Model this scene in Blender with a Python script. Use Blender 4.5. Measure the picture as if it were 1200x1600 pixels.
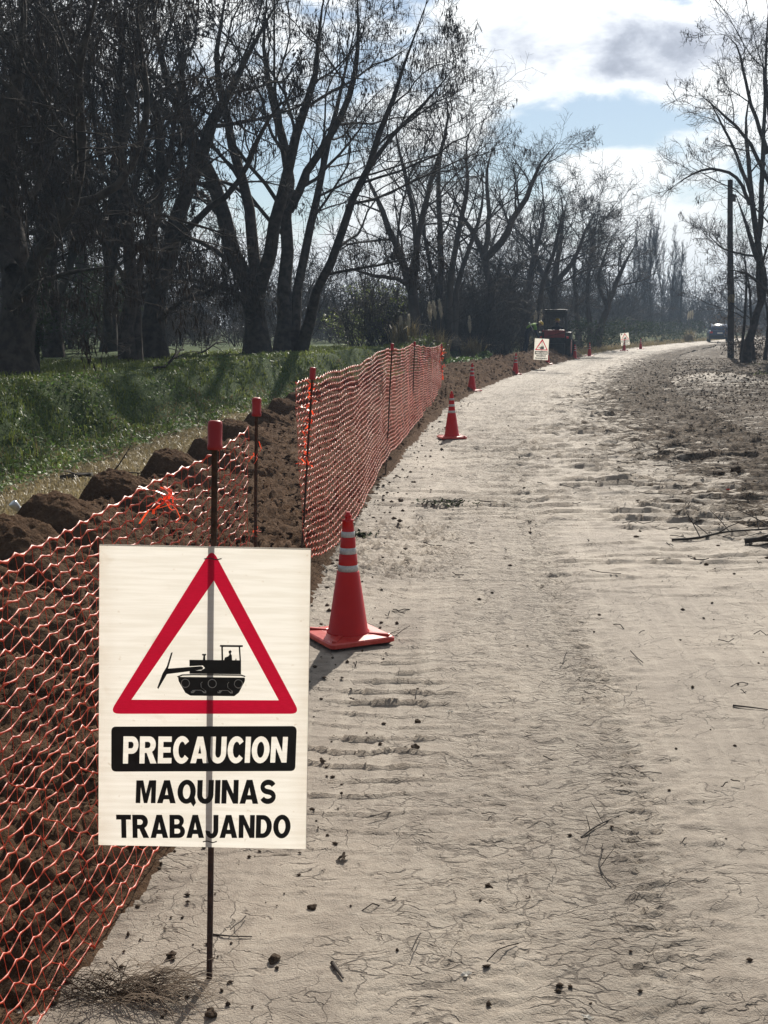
import bpy, bmesh, math, random
import numpy as np
from mathutils import Vector, Matrix, Quaternion

for o in list(bpy.data.objects):
    bpy.data.objects.remove(o)
SC = bpy.context.scene
COL = SC.collection
R = math.radians
rng = np.random.default_rng(7)
random.seed(7)

# ------------------------------------------------------------------ camera
CAM_H, FPX, PITCH = 1.6, 1900.0, R(8.83)
cam_d = bpy.data.cameras.new("camera")
cam = bpy.data.objects.new("camera", cam_d)
COL.objects.link(cam)
cam.location = (0, 0, CAM_H)
cam.rotation_euler = (R(90) - PITCH, 0, 0)
cam_d.sensor_fit = 'VERTICAL'
cam_d.sensor_height = 24.0
cam_d.lens = 24.0 * FPX / 1600.0
cam_d.clip_start = 0.05
cam_d.clip_end = 3000
SC.camera = cam
CP, SP = math.cos(PITCH), math.sin(PITCH)

# ------------------------------------------------------------------ light, sky, exposure
SUN_AZ, SUN_EL = R(12.0), R(33.0)          # azimuth to the right of the viewing direction (+Y)
SUN_DIR = Vector((math.sin(SUN_AZ) * math.cos(SUN_EL), math.cos(SUN_AZ) * math.cos(SUN_EL), math.sin(SUN_EL)))
sun_d = bpy.data.lights.new("sun", 'SUN')
sun_d.energy = 5.0
sun_d.angle = R(0.6)
sun_d.color = (1.0, 0.93, 0.82)
sun = bpy.data.objects.new("sun", sun_d)
COL.objects.link(sun)
sun.rotation_euler = SUN_DIR.to_track_quat('Z', 'Y').to_euler()
sun.location = (0, 0, 30)

SC.view_settings.view_transform = 'Standard'
SC.view_settings.look = 'None'
SC.view_settings.exposure = 0.5
SC.view_settings.gamma = 1.0
SC.view_settings.use_curve_mapping = False


class NB:
    """small helper to wire shader nodes"""
    def __init__(self, tree):
        self.t = tree
        self.N = tree.nodes
        self.L = tree.links

    def new(self, kind, **kw):
        n = self.N.new(kind)
        for k, v in kw.items():
            setattr(n, k, v)
        return n

    def put(self, sock, v):
        if hasattr(v, 'is_linked') or hasattr(v, 'links'):
            self.L.new(v, sock)
        else:
            try:
                sock.default_value = v
            except Exception:
                sock.default_value = (v[0], v[1], v[2], 1.0)

    def math(self, op, a, b=None, c=None, clamp=False):
        n = self.new('ShaderNodeMath', operation=op, use_clamp=clamp)
        self.put(n.inputs[0], a)
        if b is not None:
            self.put(n.inputs[1], b)
        if c is not None:
            self.put(n.inputs[2], c)
        return n.outputs[0]

    def mix(self, f, a, b, blend='MIX'):
        n = self.new('ShaderNodeMix', data_type='RGBA', blend_type=blend)
        self.put(n.inputs[0], f)
        for s, v in ((n.inputs[6], a), (n.inputs[7], b)):
            if isinstance(v, (tuple, list)):
                s.default_value = (v[0], v[1], v[2], 1)
            else:
                self.L.new(v, s)
        return n.outputs[2]

    def ramp(self, f, lo, hi, smooth=True):
        n = self.new('ShaderNodeMapRange', interpolation_type='SMOOTHSTEP' if smooth else 'LINEAR')
        self.put(n.inputs[0], f)
        n.inputs[1].default_value = lo
        n.inputs[2].default_value = hi
        return n.outputs[0]

    def noise(self, vec, scale, detail=4, rough=0.55, dist=0.0):
        n = self.new('ShaderNodeTexNoise')
        if vec is not None:
            self.L.new(vec, n.inputs['Vector'])
        n.inputs['Scale'].default_value = scale
        n.inputs['Detail'].default_value = detail
        n.inputs['Roughness'].default_value = rough
        n.inputs['Distortion'].default_value = dist
        return n.outputs[0]


def build_world():
    w = bpy.data.worlds.new("World")
    SC.world = w
    w.use_nodes = True
    nb = NB(w.node_tree)
    nb.N.clear()
    out = nb.new('ShaderNodeOutputWorld')
    bg = nb.new('ShaderNodeBackground')
    bg.inputs[1].default_value = 0.06
    nb.L.new(bg.outputs[0], out.inputs[0])
    sky = nb.new('ShaderNodeTexSky', sky_type='NISHITA')
    sky.sun_disc = False
    sky.sun_elevation = SUN_EL
    sky.sun_rotation = SUN_AZ
    sky.air_density = 1.0
    sky.dust_density = 0.15
    sky.ozone_density = 2.0
    tc = nb.new('ShaderNodeTexCoord')
    sep = nb.new('ShaderNodeSeparateXYZ')
    nb.L.new(tc.outputs['Generated'], sep.inputs[0])
    x, y, z = sep.outputs
    az = nb.math('ARCTAN2', x, y)
    el = nb.math('ARCSINE', z)
    mp = nb.new('ShaderNodeMapping')
    mp.inputs['Scale'].default_value = (1, 1, 1.9)
    mp.inputs['Location'].default_value = (.35, .1, .2)
    nb.L.new(tc.outputs['Generated'], mp.inputs[0])
    n1 = nb.noise(mp.outputs[0], 5.0, 9, 0.56, 0.25)
    n2 = nb.noise(mp.outputs[0], 15.0, 7, 0.6, 0.3)

    def blob(a0, e0, wa, we):
        da = nb.math('DIVIDE', nb.math('SUBTRACT', az, R(a0)), R(wa))
        de = nb.math('DIVIDE', nb.math('SUBTRACT', el, R(e0)), R(we))
        s = nb.math('ADD', nb.math('MULTIPLY', da, da), nb.math('MULTIPLY', de, de))
        return nb.math('EXPONENT', nb.math('MULTIPLY', s, -1.0))

    dark = blob(10.2, 11.8, 6.4, 2.4)
    hole = blob(6.5, 8.2, 5.5, 1.7)
    hole2 = blob(11.5, 9.0, 3.0, 1.2)
    hole3 = blob(-5.5, 7.0, 4.0, 2.0)
    puff2 = blob(3.2, 8.6, 2.4, 1.2)
    puff = blob(9.5, 6.9, 2.6, 1.0)
    low = nb.ramp(el, R(7.0), R(1.0))
    d = nb.math('ADD', n1, nb.math('MULTIPLY', nb.math('SUBTRACT', n2, 0.5), 0.62))
    dark = nb.math('MULTIPLY', dark, nb.math('ADD', 0.55, nb.math('MULTIPLY', n2, 0.9)))
    d = nb.math('ADD', d, nb.math('MULTIPLY', dark, 0.40))
    d = nb.math('SUBTRACT', d, nb.math('MULTIPLY', hole, 0.27))
    d = nb.math('SUBTRACT', d, nb.math('MULTIPLY', hole2, 0.20))
    d = nb.math('SUBTRACT', d, nb.math('MULTIPLY', hole3, 0.16))
    d = nb.math('ADD', d, nb.math('MULTIPLY', puff, 0.42))
    d = nb.math('ADD', d, nb.math('MULTIPLY', puff2, 0.34))
    d = nb.math('ADD', d, nb.math('MULTIPLY', low, 0.22))
    cover = nb.ramp(d, 0.37, 0.58)
    # clouds get brighter towards the sun (forward scattering)
    dt = nb.new('ShaderNodeVectorMath', operation='DOT_PRODUCT')
    nb.L.new(tc.outputs['Generated'], dt.inputs[0])
    dt.inputs[1].default_value = SUN_DIR
    fw = nb.math('POWER', nb.math('MAXIMUM', dt.outputs['Value'], 0.0), 3.0)
    bright = nb.math('ADD', 3.5, nb.math('MULTIPLY', fw, 15.0))
    thick = nb.math('MULTIPLY', nb.ramp(nb.math('ADD', d, nb.math('MULTIPLY', dark, 0.30)), 0.70, 1.22), 0.60)
    shade = nb.math('MULTIPLY', bright, nb.math('SUBTRACT', 1.0, thick))
    cc = nb.new('ShaderNodeCombineColor')
    nb.put(cc.inputs[0], nb.math('MULTIPLY', shade, nb.math('SUBTRACT', 0.98, nb.math('MULTIPLY', thick, 0.10))))
    nb.put(cc.inputs[1], shade)
    nb.put(cc.inputs[2], nb.math('MULTIPLY', shade, nb.math('ADD', 1.0, nb.math('MULTIPLY', thick, 0.30))))
    # the blue between the clouds is veiled by thin high cloud
    veil = nb.mix(0.12, sky.outputs[0], cc.outputs[0])
    col = nb.mix(cover, veil, cc.outputs[0])
    nb.L.new(col, bg.inputs[0])


build_world()
SC.cycles.use_denoising = True
SC.cycles.max_bounces = 5
SC.cycles.diffuse_bounces = 2
SC.cycles.glossy_bounces = 2
SC.cycles.transmission_bounces = 4
SC.cycles.transparent_max_bounces = 8
SC.cycles.volume_bounces = 0
SC.cycles.sample_clamp_indirect = 4.0
SC.cycles.caustics_reflective = False
SC.cycles.caustics_refractive = False


# ------------------------------------------------------------------ measuring helpers (photo pixels 1200x1600 -> metres)
def atdepth(px, py, Y):
    """point on the sight line of a photo pixel at distance Y in front of the camera"""
    a = (px - 600) / FPX
    b = -(py - 800) / FPX
    dy = CP + b * SP
    dz = -SP + b * CP
    k = Y / dy
    return np.array([a * k, Y, CAM_H + dz * k])


def onground(px, py, z=0.0):
    a = (px - 600) / FPX
    b = -(py - 800) / FPX
    dy = CP + b * SP
    dz = -SP + b * CP
    k = (z - CAM_H) / dz
    return np.array([a * k, dy * k, z])


_ly = np.array([-10, 1, 2.6, 3.5, 4.6, 7, 12.8, 18, 24, 30.6, 38.5, 48, 56, 65, 87, 112, 150, 250, 600.])
_lx = np.array([-1.6, -.95, -.86, -.74, -.60, -.50, -.05, .50, 1.2, 2.4, 4.2, 6.6, 8.7, 11.3, 19.2, 30, 47, 95, 270.])


def xL(y):
    """left edge of the road"""
    y = np.asarray(y, float)
    s = 0
    for e in np.linspace(-.13, .13, 9):
        s = s + np.interp(y * (1 + e), _ly, _lx)
    return s / 9


def sstep(a, b, x):
    t = np.clip((x - a) / (b - a), 0, 1)
    return t * t * (3 - 2 * t)


def _hash(ix, iy, seed):
    h = (ix.astype(np.int64) * 374761393 + iy.astype(np.int64) * 668265263 + seed * 982451653) & 0x7fffffff
    h = ((h ^ (h >> 13)) * 1274126177) & 0x7fffffff
    h = (h ^ (h >> 16)) & 0xffff
    return h / 65535.0


def vnoise(x, y, seed=0):
    ix = np.floor(x)
    iy = np.floor(y)
    fx = x - ix
    fy = y - iy
    fx = fx * fx * (3 - 2 * fx)
    fy = fy * fy * (3 - 2 * fy)
    a = _hash(ix, iy, seed)
    b = _hash(ix + 1, iy, seed)
    c = _hash(ix, iy + 1, seed)
    d = _hash(ix + 1, iy + 1, seed)
    return (a + (b - a) * fx) * (1 - fy) + (c + (d - c) * fx) * fy


def fbm(x, y, octv=4, seed=0, gain=.5):
    s = 0
    a = 1
    tot = 0
    for k in range(octv):
        s = s + a * vnoise(x, y, seed + k * 17)
        tot += a
        x = x * 2.03 + 11.3
        y = y * 2.03 + 7.7
        a *= gain
    return s / tot


def z_left(t, y):
    """ground left of the road: strip, bank, raised field"""
    fade = 1 - .55 * sstep(40, 70, y)
    w = fbm(y * .35 + 3, t * .2, 3, 5) - .5
    h = .76 * sstep(-4.1 + w * 1.0, -4.95 + w * 1.1, t) * fade
    h = h + .30 * np.exp(-((t + 4.6) / .7) ** 2) * (fbm(t * 1.6, y * 1.1, 4, 25, .6) - .5)
    h = h - .10 * np.exp(-((t + 3.7) / .5) ** 2)
    h = h + .06 * (fbm(t * 1.3, y * 1.3, 4, 21) - .5) + .05 * sstep(-6, -9, t) * (fbm(t * .4, y * .4, 3, 31) - .5)
    return h


def z_right(t, y):
    h = sstep(3.2, 6, t) * (.10 + .16 * (fbm(t * .45, y * .35, 4, 41) - .45))
    h = h + .22 * np.exp(-((t - 6.0) / 1.2) ** 2 - ((y - 31) / 3.0) ** 2)
    h = h + sstep(2.6, 4.5, t) * .05 * (fbm(t * 2.2, y * 2.2, 4, 43) - .5)
    return h


def ground_z(x, y):
    t = np.asarray(x) - xL(y)
    return float(np.where(t < -1.9, z_left(t, y), np.where(t > 2.6, z_right(t, y), 0.0)))


# ------------------------------------------------------------------ mesh helpers
def mesh_np(name, V, F, smooth=True, extra_tris=None):
    me = bpy.data.meshes.new(name)
    V = np.asarray(V, np.float32)
    F = np.asarray(F, np.int32)
    loops = F.ravel()
    starts = np.arange(len(F)) * F.shape[1]
    if extra_tris is not None and len(extra_tris):
        T = np.asarray(extra_tris, np.int32)
        starts = np.concatenate([starts, len(loops) + np.arange(len(T)) * 3])
        loops = np.concatenate([loops, T.ravel()])
    me.vertices.add(len(V))
    me.vertices.foreach_set('co', V.ravel())
    me.loops.add(len(loops))
    me.loops.foreach_set('vertex_index', loops.astype(np.int32))
    me.polygons.add(len(starts))
    me.polygons.foreach_set('loop_start', starts.astype(np.int32))
    if smooth:
        me.polygons.foreach_set('use_smooth', np.ones(len(starts), bool))
    me.update(calc_edges=True)
    return me


def obj(name, me, mat=None, parent=None):
    if isinstance(me, bmesh.types.BMesh):
        m = bpy.data.meshes.new(name)
        me.to_mesh(m)
        me.free()
        me = m
    o = bpy.data.objects.new(name, me)
    COL.objects.link(o)
    if mat is not None:
        if len(me.materials) == 0:
            me.materials.append(mat)
    if parent is not None:
        o.parent = parent
    return o


def tag(o, label=None, cat=None, group=None, kind=None):
    if label:
        o['label'] = label
    if cat:
        o['category'] = cat
    if group:
        o['group'] = group
    if kind:
        o['kind'] = kind
    return o


def empty(name, loc=(0, 0, 0), label=None, cat=None, group=None):
    o = bpy.data.objects.new(name, None)
    COL.objects.link(o)
    o.location = [float(v) for v in loc]
    o.empty_display_size = .1
    return tag(o, label, cat, group)


def copy_tree(o, parent=None):
    c = o.copy()
    COL.objects.link(c)
    c.parent = parent
    for ch in [k for k in SC.objects if k.parent == o]:
        copy_tree(ch, c)
    return c


def add_attr(me, name, arr):
    a = me.attributes.new(name, 'FLOAT', 'POINT')
    a.data.foreach_set('value', np.asarray(arr, np.float32).ravel())


def grid_mesh(name, ys, ts, zf, attrs=None):
    """heightfield over road coordinates: rows along y, columns at lateral offset t from the road's left edge"""
    Y, T = np.meshgrid(ys, ts, indexing='ij')
    X = T + xL(ys)[:, None]
    Z = zf(T, Y)
    V = np.stack([X, Y, Z], -1).reshape(-1, 3)
    n, m = len(ys), len(ts)
    i = np.arange(n - 1)[:, None] * m + np.arange(m - 1)[None, :]
    F = np.stack([i, i + 1, i + m + 1, i + m], -1).reshape(-1, 4)
    me = mesh_np(name, V, F)
    for k, fn in (attrs or {}).items():
        add_attr(me, k, fn(T, Y))
    return me


def graded(y0, y1, k, dmin, dmax=1e9):
    ys = [y0]
    while ys[-1] < y1:
        ys.append(ys[-1] + min(dmax, max(dmin, k * ys[-1])))
    return np.array(ys)


def tubes(pts, rad, k):
    """batch of tapered tubes: pts (N,P,3), rad (N,P) -> verts, quads"""
    N, P, _ = pts.shape
    tan = np.gradient(pts, axis=1)
    tan /= np.linalg.norm(tan, axis=2, keepdims=True) + 1e-9
    main = pts[:, -1] - pts[:, 0]
    ref = np.eye(3)[np.argmin(np.abs(main), axis=1)]
    n1 = np.cross(tan, ref[:, None, :])
    n1 /= np.linalg.norm(n1, axis=2, keepdims=True) + 1e-9
    n2 = np.cross(tan, n1)
    a = np.arange(k) * 2 * np.pi / k
    V = pts[:, :, None, :] + rad[:, :, None, None] * (np.cos(a)[None, None, :, None] * n1[:, :, None, :] + np.sin(a)[None, None, :, None] * n2[:, :, None, :])
    base = (np.arange(N)[:, None, None] * P + np.arange(P - 1)[None, :, None]) * k
    j = np.arange(k)[None, None, :]
    j2 = (j + 1) % k
    F = np.stack([base + j, base + j2, base + k + j2, base + k + j], -1).reshape(-1, 4)
    return V.reshape(-1, 3), F


def join(parts):
    Vs, Fs, off = [], [], 0
    for V, F in parts:
        if len(V) == 0:
            continue
        Vs.append(V)
        Fs.append(F + off)
        off += len(V)
    return np.concatenate(Vs), np.concatenate(Fs)


def lathe(bm, prof, seg=20, cap=True, m=None):
    rings = []
    for r, z in prof:
        rings.append([bm.verts.new((r * math.cos(2 * math.pi * i / seg), r * math.sin(2 * math.pi * i / seg), z)) for i in range(seg)])
    fs = []
    for a, b in zip(rings, rings[1:]):
        for i in range(seg):
            f = bm.faces.new((a[i], a[(i + 1) % seg], b[(i + 1) % seg], b[i]))
            f.smooth = True
            fs.append(f)
    if cap:
        bm.faces.new(rings[0][::-1])
        bm.faces.new(rings[-1])
    if m is not None:
        bmesh.ops.transform(bm, matrix=m, verts=[v for r in rings for v in r])
    return rings


def box(bm, c, s, bevel=0.0, rot=None):
    r = bmesh.ops.create_cube(bm, size=1)
    vs = r['verts']
    bmesh.ops.scale(bm, vec=s, verts=vs)
    if bevel:
        es = list({e for v in vs for e in v.link_edges})
        rr = bmesh.ops.bevel(bm, geom=es, offset=bevel, segments=2, affect='EDGES', profile=.6)
        vs = list({v for f in rr['faces'] for v in f.verts} | {v for v in vs if v.is_valid})
    if rot is not None:
        bmesh.ops.rotate(bm, cent=(0, 0, 0), matrix=rot, verts=vs)
    bmesh.ops.translate(bm, vec=c, verts=vs)
    return vs


def tube_obj(name, path, r, mat, parent=None, k=8):
    p = np.array(path, float)[None]
    rr = np.array(r if hasattr(r, '__len__') else [r] * len(path), float)[None]
    V, F = tubes(p, rr, k)
    n = len(path)
    me = mesh_np(name, V, F)
    bm = bmesh.new()
    bm.from_mesh(me)
    bm.verts.ensure_lookup_table()
    bm.faces.new([bm.verts[i] for i in range(k)])
    bm.faces.new([bm.verts[(n - 1) * k + i] for i in range(k)][::-1])
    bm.to_mesh(me)
    bm.free()
    return obj(name, me, mat, parent)


def lump(size, seed, sub=3, rough=.25):
    """irregular clod"""
    bm = bmesh.new()
    bmesh.ops.create_icosphere(bm, subdivisions=sub, radius=1)
    r = np.random.default_rng(seed)
    ph = r.uniform(0, 6, (6, 3))
    fr = r.uniform(1, 4.5, (6, 3))
    for v in bm.verts:
        d = 0
        for p, f in zip(ph, fr):
            d += math.sin(v.co.x * f[0] + p[0]) * math.sin(v.co.y * f[1] + p[1]) * math.sin(v.co.z * f[2] + p[2])
        v.co *= 1 + rough * d
        v.co = Vector((v.co.x * size[0], v.co.y * size[1], v.co.z * size[2]))
    return bm


# ------------------------------------------------------------------ materials
def principled(name):
    m = bpy.data.materials.new(name)
    m.use_nodes = True
    nb = NB(m.node_tree)
    b = nb.N['Principled BSDF']
    return m, nb, b


def mat_noise(name, c1, c2, scale=8, rough=.8, bump=0.0, bscale=None, detail=5, spec=.3, lo=.35, hi=.65, metal=0.0):
    m, nb, b = principled(name)
    tc = nb.new('ShaderNodeTexCoord')
    n = nb.noise(tc.outputs['Object'], scale, detail)
    col = nb.mix(nb.ramp(n, lo, hi), c1, c2)
    nb.L.new(col, b.inputs['Base Color'])
    b.inputs['Roughness'].default_value = rough
    b.inputs['Specular IOR Level'].default_value = spec
    b.inputs['Metallic'].default_value = metal
    if bump:
        bn = nb.new('ShaderNodeBump')
        bn.inputs['Strength'].default_value = 1.0
        bn.inputs['Distance'].default_value = bump
        nb.L.new(nb.noise(tc.outputs['Object'], bscale or scale * 3, 6), bn.inputs['Height'])
        nb.L.new(bn.outputs[0], b.inputs['Normal'])
    return m


def mat_translucent(name, c1, c2, amount=.5, scale=6, rough=.5, spec=.3, stretch=None):
    """thin sheet (plastic, leaf, grass): diffuse + light passing through"""
    m, nb, b = principled(name)
    tc = nb.new('ShaderNodeTexCoord')
    vec = tc.outputs['Object']
    if stretch:
        mp = nb.new('ShaderNodeMapping')
        mp.inputs['Scale'].default_value = stretch
        nb.L.new(vec, mp.inputs[0])
        vec = mp.outputs[0]
    n = nb.noise(vec, scale, 4)
    col = nb.mix(nb.ramp(n, .35, .65), c1, c2)
    nb.L.new(col, b.inputs['Base Color'])
    b.inputs['Roughness'].default_value = rough
    b.inputs['Specular IOR Level'].default_value = spec
    tr = nb.new('ShaderNodeBsdfTranslucent')
    nb.L.new(col, tr.inputs[0])
    mx = nb.new('ShaderNodeMixShader')
    mx.inputs[0].default_value = amount
    nb.L.new(b.outputs[0], mx.inputs[1])
    nb.L.new(tr.outputs[0], mx.inputs[2])
    nb.L.new(mx.outputs[0], nb.N['Material Output'].inputs[0])
    return m


def mat_road():
    m, nb, b = principled('pale_clay')
    tc = nb.new('ShaderNodeTexCoord')
    P = tc.outputs['Object']
    big = nb.noise(P, .55, 4)
    mid = nb.noise(P, 5.0, 6, .6)
    fine = nb.noise(P, 42.0, 7, .72)
    grit = nb.noise(P, 190.0, 3, .6)
    c = nb.mix(nb.ramp(big, .35, .65), (.245, .208, .172), (.330, .282, .232))
    c = nb.mix(nb.math('MULTIPLY', nb.ramp(mid, .50, .72), .55), c, (.165, .138, .114))
    c = nb.mix(nb.math('MULTIPLY', nb.ramp(fine, .52, .72), .40), c, (.155, .130, .110))
    c = nb.mix(nb.math('MULTIPLY', nb.ramp(grit, .62, .72), .6), c, (.60, .56, .49))
    # damp patches, and smears drawn out along the wheel paths
    c = nb.mix(nb.math('MULTIPLY', nb.ramp(nb.noise(P, 1.25, 5, .6, .6), .50, .66), .50), c, (.175, .146, .120))
    lat = nb.new('ShaderNodeAttribute', attribute_name='lat')
    sy = nb.new('ShaderNodeSeparateXYZ')
    nb.L.new(P, sy.inputs[0])
    lc = nb.new('ShaderNodeCombineXYZ')
    nb.put(lc.inputs[0], nb.math('MULTIPLY', lat.outputs['Fac'], 11.0))
    nb.put(lc.inputs[1], nb.math('MULTIPLY', sy.outputs[1], .55))
    smear = nb.noise(lc.outputs[0], 1.0, 6, .62)
    c = nb.mix(nb.math('MULTIPLY', nb.ramp(smear, .46, .66), .42), c, (.41, .36, .30))
    # mud cracks
    wv = nb.new('ShaderNodeTexNoise')
    nb.L.new(P, wv.inputs['Vector'])
    wv.inputs['Scale'].default_value = 4.0
    wv.inputs['Detail'].default_value = 5
    add = nb.new('ShaderNodeVectorMath', operation='MULTIPLY_ADD')
    nb.L.new(wv.outputs['Color'], add.inputs[0])
    add.inputs[1].default_value = (.28, .28, .28)
    nb.L.new(P, add.inputs[2])
    vor = nb.new('ShaderNodeTexVoronoi', feature='DISTANCE_TO_EDGE')
    nb.L.new(add.outputs[0], vor.inputs['Vector'])
    vor.inputs['Scale'].default_value = 4.2
    vor2 = nb.new('ShaderNodeTexVoronoi', feature='DISTANCE_TO_EDGE')
    nb.L.new(add.outputs[0], vor2.inputs['Vector'])
    vor2.inputs['Scale'].default_value = 10.0
    cm = nb.ramp(nb.noise(P, 1.7, 3), .44, .58)
    cm2 = nb.ramp(nb.noise(P, 2.6, 3), .52, .62)
    cr = nb.math('MULTIPLY', nb.ramp(vor.outputs[0], .009, .0015), cm)
    cr2 = nb.math('MULTIPLY', nb.ramp(vor2.outputs[0], .022, .004), cm2)
    crack = nb.math('MAXIMUM', cr, nb.math('MULTIPLY', cr2, .8))
    c = nb.mix(nb.math('MULTIPLY', crack, .62), c, (.075, .06, .05))
    # crust flakes: cells of slightly different tone, and broken crevices lying across the road
    rt = nb.new('ShaderNodeAttribute', attribute_name='rough')
    fl = nb.new('ShaderNodeTexVoronoi', feature='F1')
    mpf = nb.new('ShaderNodeMapping')
    mpf.inputs['Scale'].default_value = (17, 30, 17)
    nb.L.new(add.outputs[0], mpf.inputs[0])
    nb.L.new(mpf.outputs[0], fl.inputs['Vector'])
    fl.inputs['Scale'].default_value = 1.0
    sepc = nb.new('ShaderNodeSeparateColor')
    nb.L.new(fl.outputs['Color'], sepc.inputs[0])
    flake = sepc.outputs[0]
    c = nb.mix(nb.math('MULTIPLY', nb.ramp(flake, .2, .9), nb.math('ADD', .16, nb.math('MULTIPLY', rt.outputs['Fac'], .22))), c, (.45, .40, .34))
    vor3 = nb.new('ShaderNodeTexVoronoi', feature='DISTANCE_TO_EDGE')
    mp3 = nb.new('ShaderNodeMapping')
    mp3.inputs['Scale'].default_value = (9, 26, 9)
    nb.L.new(add.outputs[0], mp3.inputs[0])
    nb.L.new(mp3.outputs[0], vor3.inputs['Vector'])
    vor3.inputs['Scale'].default_value = 1.0
    m3 = nb.ramp(nb.math('ADD', nb.noise(P, 5.5, 5, .65), nb.math('MULTIPLY', rt.outputs['Fac'], .17)), .535, .65)
    cr3 = nb.math('MULTIPLY', nb.ramp(vor3.outputs[0], .085, .015), m3)
    c = nb.mix(nb.math('MULTIPLY', cr3, .58), c, (.085, .068, .055))
    crack = nb.math('MAXIMUM', crack, cr3)
    # leaf mould and dark mud towards the right verge
    at = nb.new('ShaderNodeAttribute', attribute_name='litter')
    mpl = nb.new('ShaderNodeMapping')
    mpl.inputs['Scale'].default_value = (.8, 3.2, 1)
    nb.L.new(P, mpl.inputs[0])
    ln = nb.noise(mpl.outputs[0], 2.8, 8, .72)
    lf = nb.ramp(nb.math('ADD', at.outputs['Fac'], nb.math('MULTIPLY', nb.math('SUBTRACT', ln, .5), 2.6)), .38, .60)
    ld = nb.mix(nb.ramp(nb.noise(P, 16, 6, .7), .4, .62), (.034, .026, .021), (.150, .120, .094))
    c = nb.mix(nb.math('MULTIPLY', lf, .95), c, ld)
    nb.L.new(c, b.inputs['Base Color'])
    b.inputs['Roughness'].default_value = .7
    nb.put(b.inputs['Specular IOR Level'], nb.math('SUBTRACT', .10, nb.math('MULTIPLY', lf, .09)))
    h = nb.math('ADD', nb.math('MULTIPLY', mid, .10), nb.math('MULTIPLY', fine, nb.math('ADD', .20, nb.math('MULTIPLY', rt.outputs['Fac'], .5))))
    h = nb.math('ADD', nb.math('SUBTRACT', h, nb.math('MULTIPLY', crack, .22)), nb.math('MULTIPLY', flake, nb.math('ADD', .05, nb.math('MULTIPLY', rt.outputs['Fac'], .14))))
    h = nb.math('ADD', h, nb.math('MULTIPLY', grit, .18))
    h = nb.math('ADD', h, nb.math('MULTIPLY', smear, .25))
    h = nb.math('ADD', h, nb.math('MULTIPLY', nb.math('MULTIPLY', lf, ln), .8))
    bn = nb.new('ShaderNodeBump')
    bn.inputs['Distance'].default_value = .026
    nb.L.new(h, bn.inputs['Height'])
    nb.L.new(bn.outputs[0], b.inputs['Normal'])
    return m


def mat_soil():
    m, nb, b = principled('dug_soil')
    tc = nb.new('ShaderNodeTexCoord')
    P = tc.outputs['Object']
    n = nb.noise(P, 3, 5)
    f = nb.noise(P, 40, 6, .7)
    c = nb.mix(nb.ramp(n, .35, .65), (.074, .044, .027), (.112, .070, .045))
    c = nb.mix(nb.math('MULTIPLY', nb.ramp(f, .45, .7), .6), c, (.160, .108, .072))
    nb.L.new(c, b.inputs['Base Color'])
    b.inputs['Roughness'].default_value = .95
    b.inputs['Specular IOR Level'].default_value = .03
    bn = nb.new('ShaderNodeBump')
    bn.inputs['Distance'].default_value = .03
    nb.L.new(nb.math('ADD', f, nb.math('MULTIPLY', nb.noise(P, 14, 4), .8)), bn.inputs['Height'])
    nb.L.new(bn.outputs[0], b.inputs['Normal'])
    return m


def mat_turf():
    m, nb, b = principled('turf')
    tc = nb.new('ShaderNodeTexCoord')
    P = tc.outputs['Object']
    g = nb.new('ShaderNodeAttribute', attribute_name='green')
    n = nb.noise(P, 2.5, 6, .65)
    f = nb.noise(P, 22, 5, .7)
    gr = nb.mix(nb.ramp(f, .35, .65), (.028, .045, .016), (.075, .115, .032))
    dr = nb.mix(nb.ramp(f, .35, .65), (.12, .092, .045), (.225, .175, .088))
    fac = nb.ramp(nb.math('ADD', g.outputs['Fac'], nb.math('MULTIPLY', nb.math('SUBTRACT', n, .5), .9)), .35, .65)
    nb.L.new(nb.mix(fac, dr, gr), b.inputs['Base Color'])
    b.inputs['Roughness'].default_value = .9
    b.inputs['Specular IOR Level'].default_value = .1
    bn = nb.new('ShaderNodeBump')
    bn.inputs['Distance'].default_value = .05
    nb.L.new(f, bn.inputs['Height'])
    nb.L.new(bn.outputs[0], b.inputs['Normal'])
    return m


M = {}
M['road'] = mat_road()
M['soil'] = mat_soil()
M['turf'] = mat_turf()
M['clod'] = mat_noise('dark_clod', (.05, .036, .026), (.10, .075, .055), 30, .9, .004, 90, spec=.05)
M['bark'] = mat_noise('bark', (.030, .025, .021), (.065, .054, .045), 6, .9, .02, 14, spec=.15)
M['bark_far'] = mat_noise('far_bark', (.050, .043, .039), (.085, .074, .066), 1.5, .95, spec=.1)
M['twig'] = mat_noise('twig_bark', (.032, .026, .023), (.060, .050, .043), 2, .85, spec=.2)
M['pod'] = mat_noise('dry_pod', (.030, .022, .018), (.055, .040, .030), 5, .8, spec=.15)
M['grass'] = mat_translucent('green_grass', (.095, .128, .026), (.19, .225, .052), .48, 1.2)
M['dry'] = mat_translucent('dry_grass', (.20, .155, .075), (.30, .245, .125), .35, 1.2)
M['leaf'] = mat_translucent('weed_leaf', (.06, .11, .025), (.13, .21, .05), .45, 3)
M['ivy'] = mat_translucent('evergreen_leaf', (.022, .034, .016), (.045, .062, .028), .25, 3, rough=.8, spec=.06)
M['litter'] = mat_noise('fallen_leaf', (.05, .036, .026), (.24, .19, .145), 9, .9, spec=.10)
M['rust'] = mat_noise('rusty_rebar', (.045, .028, .022), (.085, .048, .034), 60, .75, .0015, 220, spec=.35, metal=.3)
M['cap'] = mat_noise('red_plastic', (.30, .010, .013), (.38, .018, .019), 25, .45, spec=.4)
M['net'] = mat_translucent('orange_net_plastic', (.66, .085, .040), (.82, .165, .085), .42, 7, rough=.38, spec=.4)
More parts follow.
